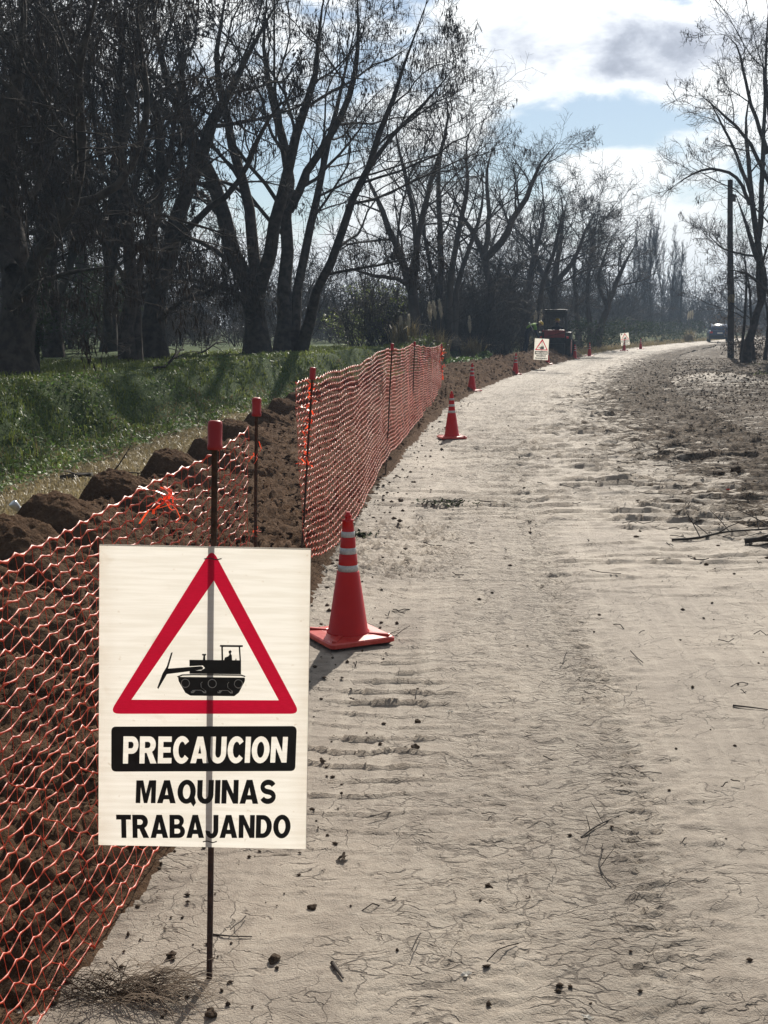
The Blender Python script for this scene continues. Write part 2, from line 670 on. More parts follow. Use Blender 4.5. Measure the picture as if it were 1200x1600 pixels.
M['knot'] = mat_translucent('orange_ribbon', (.90, .07, .02), (.95, .12, .04), .45, 15, rough=.35, spec=.5)
M['cone'] = mat_translucent('cone_plastic', (.50, .007, .006), (.57, .011, .009), .22, 6, rough=.38, spec=.45)
M['conebase'] = mat_noise('cone_base_plastic', (.42, .014, .012), (.52, .060, .045), 22, .35, spec=.55)
M['collar'] = mat_noise('reflective_collar', (.40, .41, .42), (.52, .53, .53), 90, .4, spec=.5)
M['white_dirty'] = mat_translucent('corrugated_plastic', (.80, .775, .715), (.72, .69, .62), .55, 4, rough=.45, stretch=(1.2, 1, 22))
def sign_dirt():
    nb = NB(M['white_dirty'].node_tree)
    b = nb.N['Principled BSDF']
    src = b.inputs['Base Color'].links[0].from_socket
    tc = nb.new('ShaderNodeTexCoord')
    P = tc.outputs['Object']
    smear = nb.ramp(nb.noise(P, 9, 6, .65, 1.0), .56, .74)
    spots = nb.ramp(nb.noise(P, 75, 2, .5), .70, .76)
    sp = nb.new('ShaderNodeSeparateXYZ')
    nb.L.new(P, sp.inputs[0])
    ex = nb.ramp(nb.math('ABSOLUTE', nb.math('ADD', sp.outputs[0], .018)), .20, .253)
    f = nb.math('ADD', nb.math('MULTIPLY', smear, .22), nb.math('MULTIPLY', spots, .30))
    f = nb.math('ADD', f, nb.math('MULTIPLY', nb.math('MULTIPLY', ex, nb.noise(P, 26, 4)), .38))
    c = nb.mix(f, src, (.46, .36, .25))
    for sock in (b.inputs['Base Color'], [n for n in nb.N if n.type == 'BSDF_TRANSLUCENT'][0].inputs[0]):
        nb.L.new(c, sock)


sign_dirt()
M['film_red'] = mat_translucent('red_film', (.80, .012, .065), (.74, .010, .055), .5, 60, rough=.4, stretch=(1, 1, 8))
M['film_black'] = mat_noise('black_film', (.010, .010, .011), (.016, .016, .017), 40, .4, spec=.4)
M['film_white'] = mat_translucent('white_film', (.80, .78, .73), (.74, .72, .66), .5, 12, rough=.4)
M['wire'] = mat_noise('tie_wire', (.03, .028, .026), (.06, .055, .05), 50, .6)
M['pole'] = mat_noise('weathered_pole', (.030, .025, .022), (.06, .05, .042), 4, .9, .01, 20)
M['steel_red'] = mat_noise('red_paint', (.20, .010, .012), (.27, .020, .018), 4, .4, spec=.5)
M['black'] = mat_noise('black_paint', (.014, .014, .016), (.030, .030, .032), 6, .6)
M['rubber'] = mat_noise('tyre_rubber', (.020, .020, .020), (.035, .033, .03), 12, .85)
M['steel'] = mat_noise('bare_metal', (.35, .35, .35), (.48, .48, .47), 9, .4, metal=.8)
M['car_blue'] = mat_noise('blue_car_paint', (.030, .055, .12), (.035, .065, .14), 3, .25, spec=.6)
M['glass'] = mat_noise('car_glass', (.02, .025, .03), (.03, .035, .04), 3, .06, spec=.8)
M['lamp_red'] = mat_noise('tail_lamp', (.55, .01, .01), (.65, .03, .02), 20, .2, spec=.6)
M['plate'] = mat_noise('number_plate', (.75, .75, .73), (.8, .8, .78), 20, .5)
M['skin'] = mat_noise('skin', (.30, .18, .12), (.35, .22, .15), 20, .6)
M['vest'] = mat_noise('hi_vis_cloth', (.13, .27, .03), (.18, .34, .045), 20, .8)
M['stripe'] = mat_noise('reflective_stripe', (.6, .62, .58), (.7, .72, .68), 20, .4)
M['navy'] = mat_noise('navy_cloth', (.012, .015, .03), (.022, .026, .045), 15, .85)
M['helmet'] = mat_noise('yellow_helmet', (.55, .36, .02), (.62, .42, .03), 8, .35, spec=.5)
M['plume'] = mat_translucent('pampas_plume', (.62, .57, .48), (.74, .70, .60), .45, 12)
M['foil'] = mat_noise('silver_can', (.45, .47, .48), (.62, .64, .65), 30, .35, metal=.6)
M['scrap'] = mat_noise('pale_scrap', (.62, .60, .55), (.72, .70, .66), 30, .6)

# ------------------------------------------------------------------ the setting: ground, road, soil, bank
YS_ROAD = np.concatenate([graded(1.4, 62, .0027, .010), graded(63, 330, .02, 1)])
TS_ROAD = np.concatenate([np.linspace(-.55, 2.55, 190), graded(2.57, 4.7, .0, .03)])


def road_z(T, Y):
    z = .024 * (fbm(T * 1.1, Y * .5, 2, 3) - .5)                        # slow undulation
    amp = .5 + sstep(8, 30, Y)
    z = z + .010 * amp * sstep(3, 8, Y) * (fbm(T * 3.0, Y * 3.2, 4, 9, .55) - .5)
    z = z + .0065 * (fbm(T * 24, Y * 34, 3, 13, .7) - .5)
    # grouser ridges printed across the left wheel path (sharp lips facing the camera)
    wob = Y * 1.0 + .16 * np.abs(T - .28 - .12 * np.sin(Y * .7)) + .34 * (fbm(T * 1.7, Y * .9, 4, 51) - .5) + .05 * (fbm(T * 6, Y * 5, 2, 52) - .5)

    def lips(u, k, p=7.):
        f = np.mod(u / k, 1.0)
        return (1 - f) ** p
    m1 = sstep(-.1, .1, T) * sstep(1.05, .55, T) * sstep(.42, .62, fbm(T * 1.1 + 3, Y * .55, 3, 61))
    near = np.exp(-((Y - 4.9) / 1.1) ** 2) + .9 * np.exp(-((Y - 8.8) / 1.7) ** 2) + .45 * sstep(10, 14, Y)
    brk = sstep(.30, .46, fbm(T * 1.6, Y * 7, 3, 57))
    spot = np.exp(-((Y - 8.6) / 1.0) ** 2) * np.exp(-((T - .62) / .42) ** 2)
    z = z + .028 * (.3 + .7 * brk) * lips(wob, .155, 7.) * np.clip(m1 + .35 * sstep(1.1, .5, T), 0, 1) * np.clip(near, 0, 1)
    z = z + .024 * brk * lips(wob * 1.02 + .5 * T, .085, 5) * np.clip(m1 * np.exp(-((Y - 8.6) / 1.4) ** 2) + 1.3 * spot, 0, 1.2)
    # chewed track strip
    tc = 1.45 + .10 * np.sin(Y * .35) + .03 * (Y - 5) * sstep(5, 12, Y) * .6
    tr = np.exp(-((T - tc) / .13) ** 2)
    tr2 = np.exp(-((T - tc + .48) / .22) ** 2)
    zz = lips(Y + .1 * (fbm(T * 5, Y * 3, 2, 71) - .5) + .25 * np.abs(T - tc), .055, 3)
    patch = sstep(.38, .6, fbm(T * 1.3, Y * 1.1, 3, 73))
    z = z + (.010 * tr + .005 * tr2) * zz * patch - .010 * tr + .008 * np.exp(-((T - tc - .18) / .06) ** 2) * sstep(.45, .6, fbm(T * 9, Y * 15, 3, 77))
    z = z + (.012 * tr + .008 * tr2) * (fbm(T * 22, Y * 26, 3, 79, .65) - .5)
    z = z + .009 * (tr + .7 * tr2) * sstep(.50, .53, fbm(T * 13, Y * 24, 3, 80, .6))
    # broken lips and scuffs all over, most of them lying across the road
    for k, am, gx, gy, sd, th in ((.13, .020, 1.6, 2.2, 401, .50), (.23, .030, 1.1, 1.4, 421, .52), (.41, .040, .8, .9, 441, .50)):
        u = Y + .55 * k * 2 * (fbm(T * 1.9, Y * 1.1, 4, sd) - .5) + .35 * T * (fbm(T * .4, Y * .3, 2, sd + 3) - .5)
        gate = sstep(th, th + .10, fbm(T * gx, Y * gy, 4, sd + 7, .6)) * (.08 + .92 * sstep(5.5, 11, Y)) * (.55 + .65 * sstep(.8, 2.6, T))
        z = z + am * lips(u, k, 3.5) * gate
    # wind-rippled, walked-on mud further off and to the right
    far = sstep(7, 16, Y)
    rip = fbm(T * 2.0, Y * 5.0 + .5 * T, 3, 83, .6)
    z = z + .05 * far * np.clip(rip - .52, 0, 1)
    # flaked crust: little steps whose near sides stand in their own shade
    for sx, sy, th, am, sd in ((2.2, 4.2, .50, .016, 311), (3.4, 6.5, .55, .014, 317), (1.3, 2.6, .53, .022, 331)):
        nn = fbm(T * sx, Y * sy, 4, sd, .55)
        gate = sstep(.35, .65, fbm(T * .8, Y * .5, 3, sd + 5)) * (.04 + 1.1 * sstep(6, 14, Y)) * (.5 + .6 * sstep(1.0, 2.6, T))
        z = z + am * sstep(th - .012, th + .02, nn) * gate
    z = z + .07 * sstep(2.0, 3.6, T) * (fbm(T * 4, Y * 6, 4, 87, .6) - .45)
    # crumbly shoulder next to the soil
    z = z + .045 * sstep(.22, -.12, T) * np.abs(fbm(T * 9, Y * 9, 4, 91) - .45) * 2
    return z + z_right(T, Y)


me = grid_mesh('dirt_road', YS_ROAD, TS_ROAD, road_z, {
    'litter': lambda T, Y: np.clip(sstep(1.6, 4.4, T - 1.2 * sstep(10, 5, Y)) * .62 + .16 * sstep(8, 18, Y) * sstep(.8, 2.4, T), 0, 1),
    'lat': lambda T, Y: T,
    'rough': lambda T, Y: np.clip(np.exp(-((T - 1.42) / .2) ** 2) + .5 * np.exp(-((T - .95) / .3) ** 2) + .4 * sstep(10, 20, Y) + .5 * sstep(.4, 0, T), 0, 1)})
tag(obj('dirt_road', me, M['road']), 'pale cracked clay road curving away to the right', kind='structure')

ts = np.concatenate([graded(4.66, 14, .006, .04), graded(14.5, 90, .08, .5)])
me = grid_mesh('right_verge', np.concatenate([graded(1.4, 62, .005, .05), graded(63, 330, .03, 1)]), ts,
               lambda T, Y: z_right(T, Y) - .006 + .09 * (fbm(T * 4, Y * 6, 4, 87, .6) - .45),
               {'litter': lambda T, Y: .66 + .22 * sstep(6, 9, T) - .5 * np.exp(-((T - 6.0) / 1.2) ** 2 - ((Y - 31) / 3.0) ** 2) - .3 * sstep(70, 90, Y),
                'rough': lambda T, Y: .5 + 0 * T})
tag(obj('right_verge', me, M['road']), 'dark verge of mud and leaf mould right of the road', kind='structure')


def green_att(T, Y):
    return np.clip(sstep(-3.6, -4.4, T) * 1.0 + .18 * sstep(-2.8, -3.6, T) - .55 * sstep(60, 75, Y), 0, 1)


ts = np.concatenate([-graded(13, 130, .07, .9)[::-1], np.linspace(-12.9, -6.4, 66), np.linspace(-6.35, -1.75, 100)])
ysl = np.concatenate([graded(1.0, 62, .008, .05), graded(63, 330, .03, 1)])
me = grid_mesh('grass_bank', ysl, ts, lambda T, Y: z_left(T, Y) + .05 * sstep(-3.6, -4.2, T) * (fbm(T * 5, Y * 5, 4, 97) - .5), {'green': green_att})
tag(obj('grass_bank', me, M['turf']), 'grassy bank rising from a dry strip to the tree-lined field', kind='structure')

g = 320
me = mesh_np('ground', [(-g, -25, -.35), (g, -25, -.35), (g, 420, -.35), (-g, 420, -.35)], [(0, 1, 2, 3)], False)
add_attr(me, 'green', [.3] * 4)
tag(obj('ground', me, M['turf']), 'open country around the road', kind='structure')


def soil_base(T, Y):
    far = sstep(9, 24, Y)
    crest = .27 + .08 * (fbm(Y * .5, T * .3, 2, 101) - .5) + .06 * far
    z = np.interp(T, [-2.35, -2.05, -1.72, -1.35, -.9, -.35, .02, .14], [-.06, .10, 1, .60, .30, .16, .10, -.10])
    z = np.where(T < -2.0, z, z * crest)
    mid = .34 * far * np.exp(-((T + .75) / .55) ** 2)                   # beyond the net the heap fills up to its road side
    return z + mid * (.7 + .6 * fbm(Y * .8, T, 2, 103))


def soil_z(T, Y):
    z = soil_base(T, Y)
    edge = sstep(.14, -.15, T) * sstep(-2.35, -2.1, T)
    z = z + edge * sstep(10, 24, Y) * (.17 * (fbm(T * 2.4, Y * 1.9, 3, 107, .6) - .5) + .16 * (fbm(T * 6, Y * 4.5, 3, 109, .6) - .5))
    b = np.abs(fbm(T * 7, Y * 7, 4, 111, .6) - .5) * 2
    z = z + edge * (.13 * (.45 - b) + .085 * (fbm(T * 20, Y * 20, 3, 113, .65) - .5) + .05 * (fbm(T * 50, Y * 50, 2, 117) - .5))
    return z


me = grid_mesh('soil_ridge', graded(1.4, 58, .0045, .013), np.linspace(-2.35, .14, 150), soil_z)
soil = tag(obj('soil_ridge', me, M['soil']), 'ridge of freshly dug brown soil along the road edge', kind='structure')

# bucket-cut lumps along the crest of the soil ridge
lump_px = [(-40, 950), (38, 880), (118, 835), (205, 785), (285, 745), (345, 722), (385, 690), (425, 668), (458, 650), (482, 638), (506, 628), (530, 617), (556, 606), (585, 598)]


def soil_lump_mesh(s, seed):
    """bucket-cut wedge: steep crumbly near end, back sloping down towards the trench"""
    n, m = 64, 44
    u = np.linspace(-1, 1, n)[:, None] + np.zeros((1, m))
    v = np.linspace(-1, 1, m)[None] + np.zeros((n, 1))
    prof = np.clip(1 - np.abs(v) ** 3.2, 0, 1) ** .6
    along = sstep(-1.02, -.80, u) * (1 - .55 * sstep(-.6, 1.0, u)) * sstep(1.05, .75, u)
    h = prof * along
    X = (u * .48 + .03 * (vnoise(u * 4, v * 4, seed) - .5)) * s
    Y = (v * .27 + .05 * (vnoise(u * 3 + 5, v * 3, seed + 1) - .5)) * s
    Z = (h * .31 - .11) * s
    k = sstep(0, .3, h)
    Z = Z + k * (.05 * (fbm(u * 4, v * 3 + seed, 3, seed + 2) - .5) + .032 * (fbm(u * 12, v * 8, 3, seed + 3, .65) - .5) + .022 * (vnoise(u * 40, v * 24, seed + 4) - .5))
    Y = Y + k * .03 * (fbm(u * 9, v * 7, 2, seed + 6) - .5)
    X = X + k * .03 * (fbm(u * 9 + 4, v * 7, 2, seed + 7) - .5)
    i = np.arange(n - 1)[:, None] * m + np.arange(m - 1)[None]
    F = np.stack([i, i + m, i + m + 1, i + 1], -1).reshape(-1, 4)
    return mesh_np('soil_lump', np.stack([X, Y, Z], -1).reshape(-1, 3), F)


for i, (px, py) in enumerate(lump_px):
    p = onground(px, py, .26)
    o = obj('soil_lump', soil_lump_mesh(1.0 + .2 * random.random(), 500 + 20 * i), M['soil'], soil)
    o.location = (p[0] + .12, p[1], p[2] - .04)
    o.rotation_euler = (0, R(10), R(-20 + random.uniform(-8, 8)))


# loose crumbs -------------------------------------------------------
def crumbs(name, P, size, mat, label, cat, flat=.7):
    """many small irregular clods in one object"""
    base = np.array([(0, 0, 1), (.9, 0, .25), (.28, .85, .2), (-.72, .53, .25), (-.7, -.55, .2), (.3, -.86, .25), (0.2, .1, -.5)])
    tri = np.array([(0, 1, 2), (0, 2, 3), (0, 3, 4), (0, 4, 5), (0, 5, 1), (6, 2, 1), (6, 3, 2), (6, 4, 3), (6, 5, 4), (6, 1, 5)])
    n = len(P)
    jit = rng.uniform(.6, 1.35, (n, 7, 1))
    a = rng.uniform(0, 6.28, n)
    B = base[None] * jit
    x = B[..., 0] * np.cos(a)[:, None] - B[..., 1] * np.sin(a)[:, None] * rng.uniform(.6, 1, (n, 1))
    y = B[..., 0] * np.sin(a)[:, None] + B[..., 1] * np.cos(a)[:, None]
    V = np.stack([x, y, B[..., 2] * flat], -1) * size[:, None, None] + P[:, None, :]
    F = (np.arange(n)[:, None, None] * 7 + tri[None]).reshape(-1, 3)
    o = obj(name, mesh_np(name, V.reshape(-1, 3), F, False), mat)
    tag(o, label, cat, kind='stuff')
    return o


def scatter(n, t0, t1, y0, y1, zf, ypow=1.0, tpow=1.0):
    y = y0 * (y1 / y0) ** (rng.random(n) ** ypow)
    t = t0 + (t1 - t0) * rng.random(n) ** tpow
    return np.stack([t + xL(y), y, zf(t, y)], -1), y


P, y = scatter(16000, -2.1, .02, 1.8, 30, lambda t, y: soil_z(t, y))
sz = .004 + .016 * rng.random(len(P)) ** 4 * np.clip(y / 4, 1, 2.2)
P2, y2 = scatter(6000, -1.9, .05, 14, 57, lambda t, y: soil_z(t, y))
P = np.concatenate([P, P2])
sz = np.concatenate([sz, (.010 + .030 * rng.random(len(P2)) ** 3) * np.clip(y2 / 25, .7, 1.5)])
crumbs('soil_crumbs', P + [0, 0, .004], sz, M['soil'], 'loose crumbs of brown soil on the ridge', 'soil')
P, y = scatter(4200, -.05, .6, 1.9, 26, lambda t, y: road_z(t, y), 1, 3.0)
P2, y2 = scatter(800, .0, 4.2, 2.3, 26, lambda t, y: road_z(t, y))
P = np.concatenate([P, P2])
y = np.concatenate([y, y2])
sz = (.0016 + .012 * rng.random(len(P)) ** 6) * np.clip(y / 4.5, 1, 2.2)
crumbs('dirt_crumbs', P + [0, 0, .002], sz, M['clod'], 'dark dirt crumbs strewn over the road surface', 'dirt')


# ------------------------------------------------------------------ grass and litter
def blades(name, P, H, W, mat, label, cat, lean=.5, curl=.5, kind='stuff', parent=None, az0=None):
    n = len(P)
    a = rng.uniform(0, 6.283, n) if az0 is None else az0 + rng.normal(0, .5, n)
    ln = lean * rng.random(n) + .05
    d = np.stack([np.cos(a), np.sin(a), 0 * a], -1)
    s = np.stack([-np.sin(a), np.cos(a), 0 * a], -1) * W[:, None] * .5
    up = np.array([0, 0, 1.])
    m = P + (up * .62 + d * (ln * .45)[:, None]) * H[:, None]
    tip = P + (up * (1 - curl * ln)[:, None] + d * (ln * (1 + curl))[:, None]) * H[:, None]
    V = np.stack([P - s, P + s, m + s * .75, m - s * .75, tip], 1).reshape(-1, 3)
    b = np.arange(n) * 5
    Q = np.stack([b, b + 1, b + 2, b + 3], -1)
    T = np.stack([b + 3, b + 2, b + 4], -1)
    o = obj(name, mesh_np(name, V, Q, True, T), mat, parent)
    if kind:
        tag(o, label, cat, kind=kind)
    return o


zl = lambda t, y: z_left(t, y) + .05 * sstep(-3.6, -4.2, t) * (fbm(t * 5, y * 5, 4, 97) - .5) - .01
P, y = scatter(56000, -9.0, -3.9, 8.5, 44, zl)
tt = P[:, 0] - xL(y)
cl = fbm(P[:, 0] * 1.7, P[:, 1] * 1.7, 3, 131)
H = (.05 + .13 * rng.random(len(P))) * (.35 + 1.3 * sstep(.35, .65, cl)) * np.where(tt < -5.2, .5, .62)
blades('bank_grass', P, H, .006 + .0006 * y, M['grass'], 'green grass growing over the bank and field edge', 'grass', .9, .6)
P, y = scatter(46000, -4.5, -1.95, 5.5, 60, zl)
H = .03 + .07 * rng.random(len(P)) ** 2
blades('dry_verge_grass', P, H, .004 + .0005 * y, M['dry'], 'short dry straw-coloured grass strip behind the soil ridge', 'grass', 1.2, .5)
P, y = scatter(9000, -6, 0.0, 56, 130, lambda t, y: z_left(t, y) - .02)
blades('far_verge_grass', P, .15 + .25 * rng.random(len(P)), .02 + 0 * y, M['dry'], 'tall dry grass along the far road edge', 'grass', .8, .5)
P, y = scatter(3000, 7, 14, 24, 44, lambda t, y: z_right(t, y) - .01)
ok = fbm(P[:, 0] * .5, P[:, 1] * .5, 2, 137) > .55
blades('right_verge_grass', P[ok], .05 + .08 * rng.random(ok.sum()), .02 + 0 * y[ok], M['grass'], 'thin green grass patches on the right verge', 'grass', .9, .6)


def leaf_quads(C, size, droop=.5, aspect=.55):
    """pointed leaves: two triangles folded at the midrib; C centres, returns verts, tris"""
    n = len(C)
    a = rng.uniform(0, 6.283, n)
    tilt = rng.normal(0, droop, n)
    d = np.stack([np.cos(a) * np.cos(tilt), np.sin(a) * np.cos(tilt), np.sin(tilt)], -1)
    s = np.stack([-np.sin(a), np.cos(a), 0 * a], -1)
    roll = rng.normal(0, .5, n)
    up = np.cross(s, d)
    s = s * np.cos(roll)[:, None] + up * np.sin(roll)[:, None]
    L = size[:, None]
    b, e = C - d * L * .5, C + d * L * .5
    l, r = C - s * L * aspect * .5 + up * L * .12, C + s * L * aspect * .5 + up * L * .12
    V = np.stack([b, r, e, l], 1).reshape(-1, 3)
    k = np.arange(n) * 4
    T = np.concatenate([np.stack([k, k + 1, k + 2], -1), np.stack([k, k + 2, k + 3], -1)])
    return V, T


P, y = scatter(9000, -5.3, -3.65, 8.5, 34, zl)
tt = P[:, 0] - xL(y)
ok = fbm(P[:, 0] * 1.1 + 9, P[:, 1] * .9, 3, 141) + .25 * (tt > -4.3) > .55
P, y = P[ok], y[ok]
V, T = leaf_quads(P + np.stack([0 * y, 0 * y, .03 + .10 * rng.random(len(y))], -1), .03 + .05 * rng.random(len(y)))
tag(obj('bank_weeds', mesh_np('bank_weeds', V, T, False), M['leaf']), 'low leafy weeds at the foot of the grass bank', 'weeds', kind='stuff')

zr = lambda t, y: np.where(t < 4.66, road_z(t, y), z_right(t, y) + .012)
P, y = scatter(26000, 2.0, 13, 8.5, 52, zr, .8, 1.0)
tt = P[:, 0] - xL(y)
ok = rng.random(len(y)) < np.clip(sstep(2.2, 4.2, tt - .3 + 1.6 * (fbm(P[:, 0] * .9, P[:, 1] * .6, 3, 143) - .5)), 0.03, 1)
P, y = P[ok], y[ok]
V, T = leaf_quads(P + [0, 0, .012], (.02 + .05 * rng.random(len(y))) * np.clip(y / 18, .8, 1.5), .35, .6)
tag(obj('leaf_litter', mesh_np('leaf_litter', V, T, False), M['litter']), 'brown fallen leaves scattered over the right verge', 'leaf litter', kind='stuff')
# fine twigs lying about on the right and by the soil
P, y = scatter(420, 2.2, 12, 8.0, 45, zr)
P3, y3 = scatter(60, .0, 3.0, 2.6, 12, road_z)
P = np.concatenate([P, P3])
y = np.concatenate([y, y3])
n = len(P)
a = rng.uniform(0, 6.28, n)
L = (.04 + .22 * rng.random(n) ** 2) * np.clip(y / 8, .6, 1.6)
u = np.linspace(-.5, .5, 4)
pts = P[:, None, :] + np.stack([np.cos(a)[:, None] * u * L[:, None], np.sin(a)[:, None] * u * L[:, None], .012 + rng.normal(0, .008, (n, 4))], -1)
pts[..., :2] += rng.normal(0, .02, (n, 4, 2)) * L[:, None, None]
V, F = tubes(pts, np.tile((.0010 + .0003 * y)[:, None], (1, 4)), 3)
tag(obj('twig_litter', mesh_np('twig_litter', V, F), M['twig']), 'thin broken twigs lying about on the mud', 'twigs', kind='stuff')


# ------------------------------------------------------------------ trees
def resample(p, n):
    p = np.asarray(p, float)
    # Catmull-Rom smoothing, then even spacing
    q = np.concatenate([[2 * p[0] - p[1]], p, [2 * p[-1] - p[-2]]])
    out = []
    for i in range(1, len(q) - 2):
        for u in np.linspace(0, 1, 8, endpoint=False):
            a, b, c, d = q[i - 1:i + 3]
            out.append(.5 * ((2 * b) + (c - a) * u + (2 * a - 5 * b + 4 * c - d) * u * u + (3 * b - a - 3 * c + d) * u ** 3))
    out.append(p[-1])
    out = np.array(out)
    s = np.concatenate([[0], np.cumsum(np.linalg.norm(np.diff(out[:, :3], axis=0), axis=1))])
    t = np.linspace(0, s[-1], n)
    return np.stack([np.interp(t, s, out[:, k]) for k in range(out.shape[1])], -1)


def sprout(pts, rad, k, u0, lr, ang, wander, up, P2, rs, rfac=.55, rmin=.005, taper=.35, lmin=.25, lcap=99, u1=1.0):
    """grow k children on every branch of a level (vectorised)"""
    N, P, _ = pts.shape
    plen = np.linalg.norm(np.diff(pts, axis=1), axis=2).sum(1)
    u = u0 + (u1 - u0) * (np.arange(k)[None] + rs.random((N, k))) / k
    f = u * (P - 1)
    i0 = np.clip(f.astype(int), 0, P - 2)
    fr = f - i0
    rows = np.arange(N)[:, None]
    a, b = pts[rows, i0], pts[rows, i0 + 1]
    base = a + (b - a) * fr[..., None]
    tan = b - a
    tan /= np.linalg.norm(tan, axis=2, keepdims=True) + 1e-9
    r = rad[rows, i0] * (1 - fr) + rad[rows, i0 + 1] * fr
    v = rs.normal(size=(N, k, 3))
    v -= (v * tan).sum(2, keepdims=True) * tan
    v /= np.linalg.norm(v, axis=2, keepdims=True) + 1e-9
    an = ang * rs.uniform(.65, 1.35, (N, k))
    d = tan * np.cos(an)[..., None] + v * np.sin(an)[..., None]
    L = np.clip(plen[:, None] * lr * rs.uniform(.6, 1.4, (N, k)) * (1.2 - .55 * u), lmin, lcap)
    d = d.reshape(-1, 3)
    base = base.reshape(-1, 3)
    L = L.ravel()
    r0 = np.maximum(np.minimum(r.ravel() * rfac, L * .03 + .004), rmin)
    out = [base]
    step = (L / (P2 - 1))[:, None]
    for s in range(P2 - 1):
        d = d + rs.normal(size=d.shape) * wander + np.array([0, 0, up])
        d /= np.linalg.norm(d, axis=1, keepdims=True)
        out.append(out[-1] + d * step)
    pp = np.stack(out, 1)
    rr = np.maximum(r0[:, None] * np.linspace(1, taper, P2)[None], rmin * .8)
    rr[:, -1] = np.minimum(rr[:, -1], np.maximum(rmin * .6, r0 * .2))
    return pp, rr


def tree_meshes(name, L0, R0, rs, spec):
    """L0 (M,P,3) main limbs; returns trunk mesh, crown mesh and twig tips"""
    lv = [(L0, R0)]
    for s in spec:
        lv.append(sprout(lv[-1][0], lv[-1][1], rs=rs, **s))
    trunk = join([tubes(lv[0][0], lv[0][1], 9), tubes(lv[1][0], lv[1][1], 5)])
    crown = join([tubes(p, r, 4 if i == 0 else 3) for i, (p, r) in enumerate(lv[2:])])
    return mesh_np(name + '_trunk', *trunk), mesh_np(name + '_crown', *crown), lv


def pods_mesh(lv, frac, rs, L=.16, W=.028, level=-2, zmin=None):
    p = lv[level][0].reshape(-1, 3)
    # hang in bunches: whole twigs carry them or not
    n = lv[level][0].shape[1]
    keep = np.repeat(rs.random(len(p) // n) < frac, n) & (rs.random(len(p)) < .75)
    p = p[keep]
    p = np.repeat(p, 3, 0) + rs.normal(0, .06, (len(p) * 3, 3))
    m = len(p)
    a = rs.uniform(0, 6.28, m)
    s = np.stack([np.cos(a), np.sin(a), 0 * a], -1)
    ln = L * rs.uniform(.5, 1.3, m)
    sw = rs.normal(0, .18, (m, 3))
    e = p + np.stack([sw[:, 0], sw[:, 1], -np.ones(m)], -1) * ln[:, None]
    mid = (p + e) / 2 + np.stack([sw[:, 1], sw[:, 2], 0 * a], -1) * .05
    V = np.stack([p, mid + s * W * .5, e, mid - s * W * .5], 1).reshape(-1, 3)
    k = np.arange(m) * 4
    T = np.concatenate([np.stack([k, k + 1, k + 2], -1), np.stack([k, k + 2, k + 3], -1)])
    return mesh_np('pods', V, T, False)


def hero_tree(label, limbs, Y, seed, group=None, rmin=.006, pods=0.0, dens=(7, 6, 5, 4), zbase=None, upw=.04, name='bare_tree', lr=(.42, .5, .5, .55), far=False, sprd=1.0, u0=.28):
    rs = np.random.default_rng(seed)
    L0, R0 = [], []
    for path, r0, r1, dtop in limbs:
        n = len(path)
        pts = []
        for i, (x, y) in enumerate(path):
            pts.append(atdepth(x, y, Y + dtop * i / (n - 1)))
        L0.append(resample(pts, 12))
        R0.append(np.linspace(r0, r1, 12) * np.array([1] * 8 + [.85, .65, .42, .18]) * Y / FPX)
    L0, R0 = np.array(L0), np.array(R0)
    b = L0[0, 0]
    gz = ground_z(b[0], b[1]) if zbase is None else zbase
    for k in range(len(L0)):
        if L0[k, 0, 2] < gz + .9:                                        # stems that start at the ground go into it, with a root flare
            L0[k, 0, 2] = gz - .15
            R0[k, 0] *= 1.55
            R0[k, 1] *= 1.12
    wig = rs.normal(0, .035, L0.shape)
    wig[:, 0] = 0
    L0 = L0 + wig * np.clip(R0[:, :, None] * 6, .2, 1)
    spec = [dict(k=dens[0], u0=u0, lr=lr[0], ang=.85 * sprd, wander=.16, up=upw, P2=8, rfac=.40, rmin=rmin * 1.5, lcap=4.5, lmin=.8),
            dict(k=dens[1], u0=.15, lr=lr[1], ang=.75 * sprd, wander=.17, up=upw, P2=6, rfac=.55, rmin=rmin * 1.25, lcap=2.4, lmin=.5),
            dict(k=dens[2], u0=.12, lr=lr[2], ang=.75, wander=.20, up=upw, P2=5, rfac=.6, rmin=rmin, lcap=1.3, lmin=.3),
            dict(k=dens[3], u0=.15, lr=lr[3], ang=.75, wander=.22, up=upw, P2=4, rfac=.7, rmin=rmin * .8, lcap=.75, lmin=.18)]
    mt, mc, lv = tree_meshes(name, L0, R0, rs, spec)
    root = empty(name, (b[0], b[1], gz), label, 'tree', group)
    off = Vector((b[0], b[1], gz))
    for nm, m_, mt_ in (('trunk', mt, M['bark_far'] if far else M['bark']), ('crown', mc, M['twig'])):
        o = obj(nm, m_, mt_, root)
        o.location = -off
    if pods:
        o = obj('seed_pods', pods_mesh(lv, pods, rs), M['pod'], root)
        o.location = -off
        o['kind'] = 'stuff'
    return root, lv


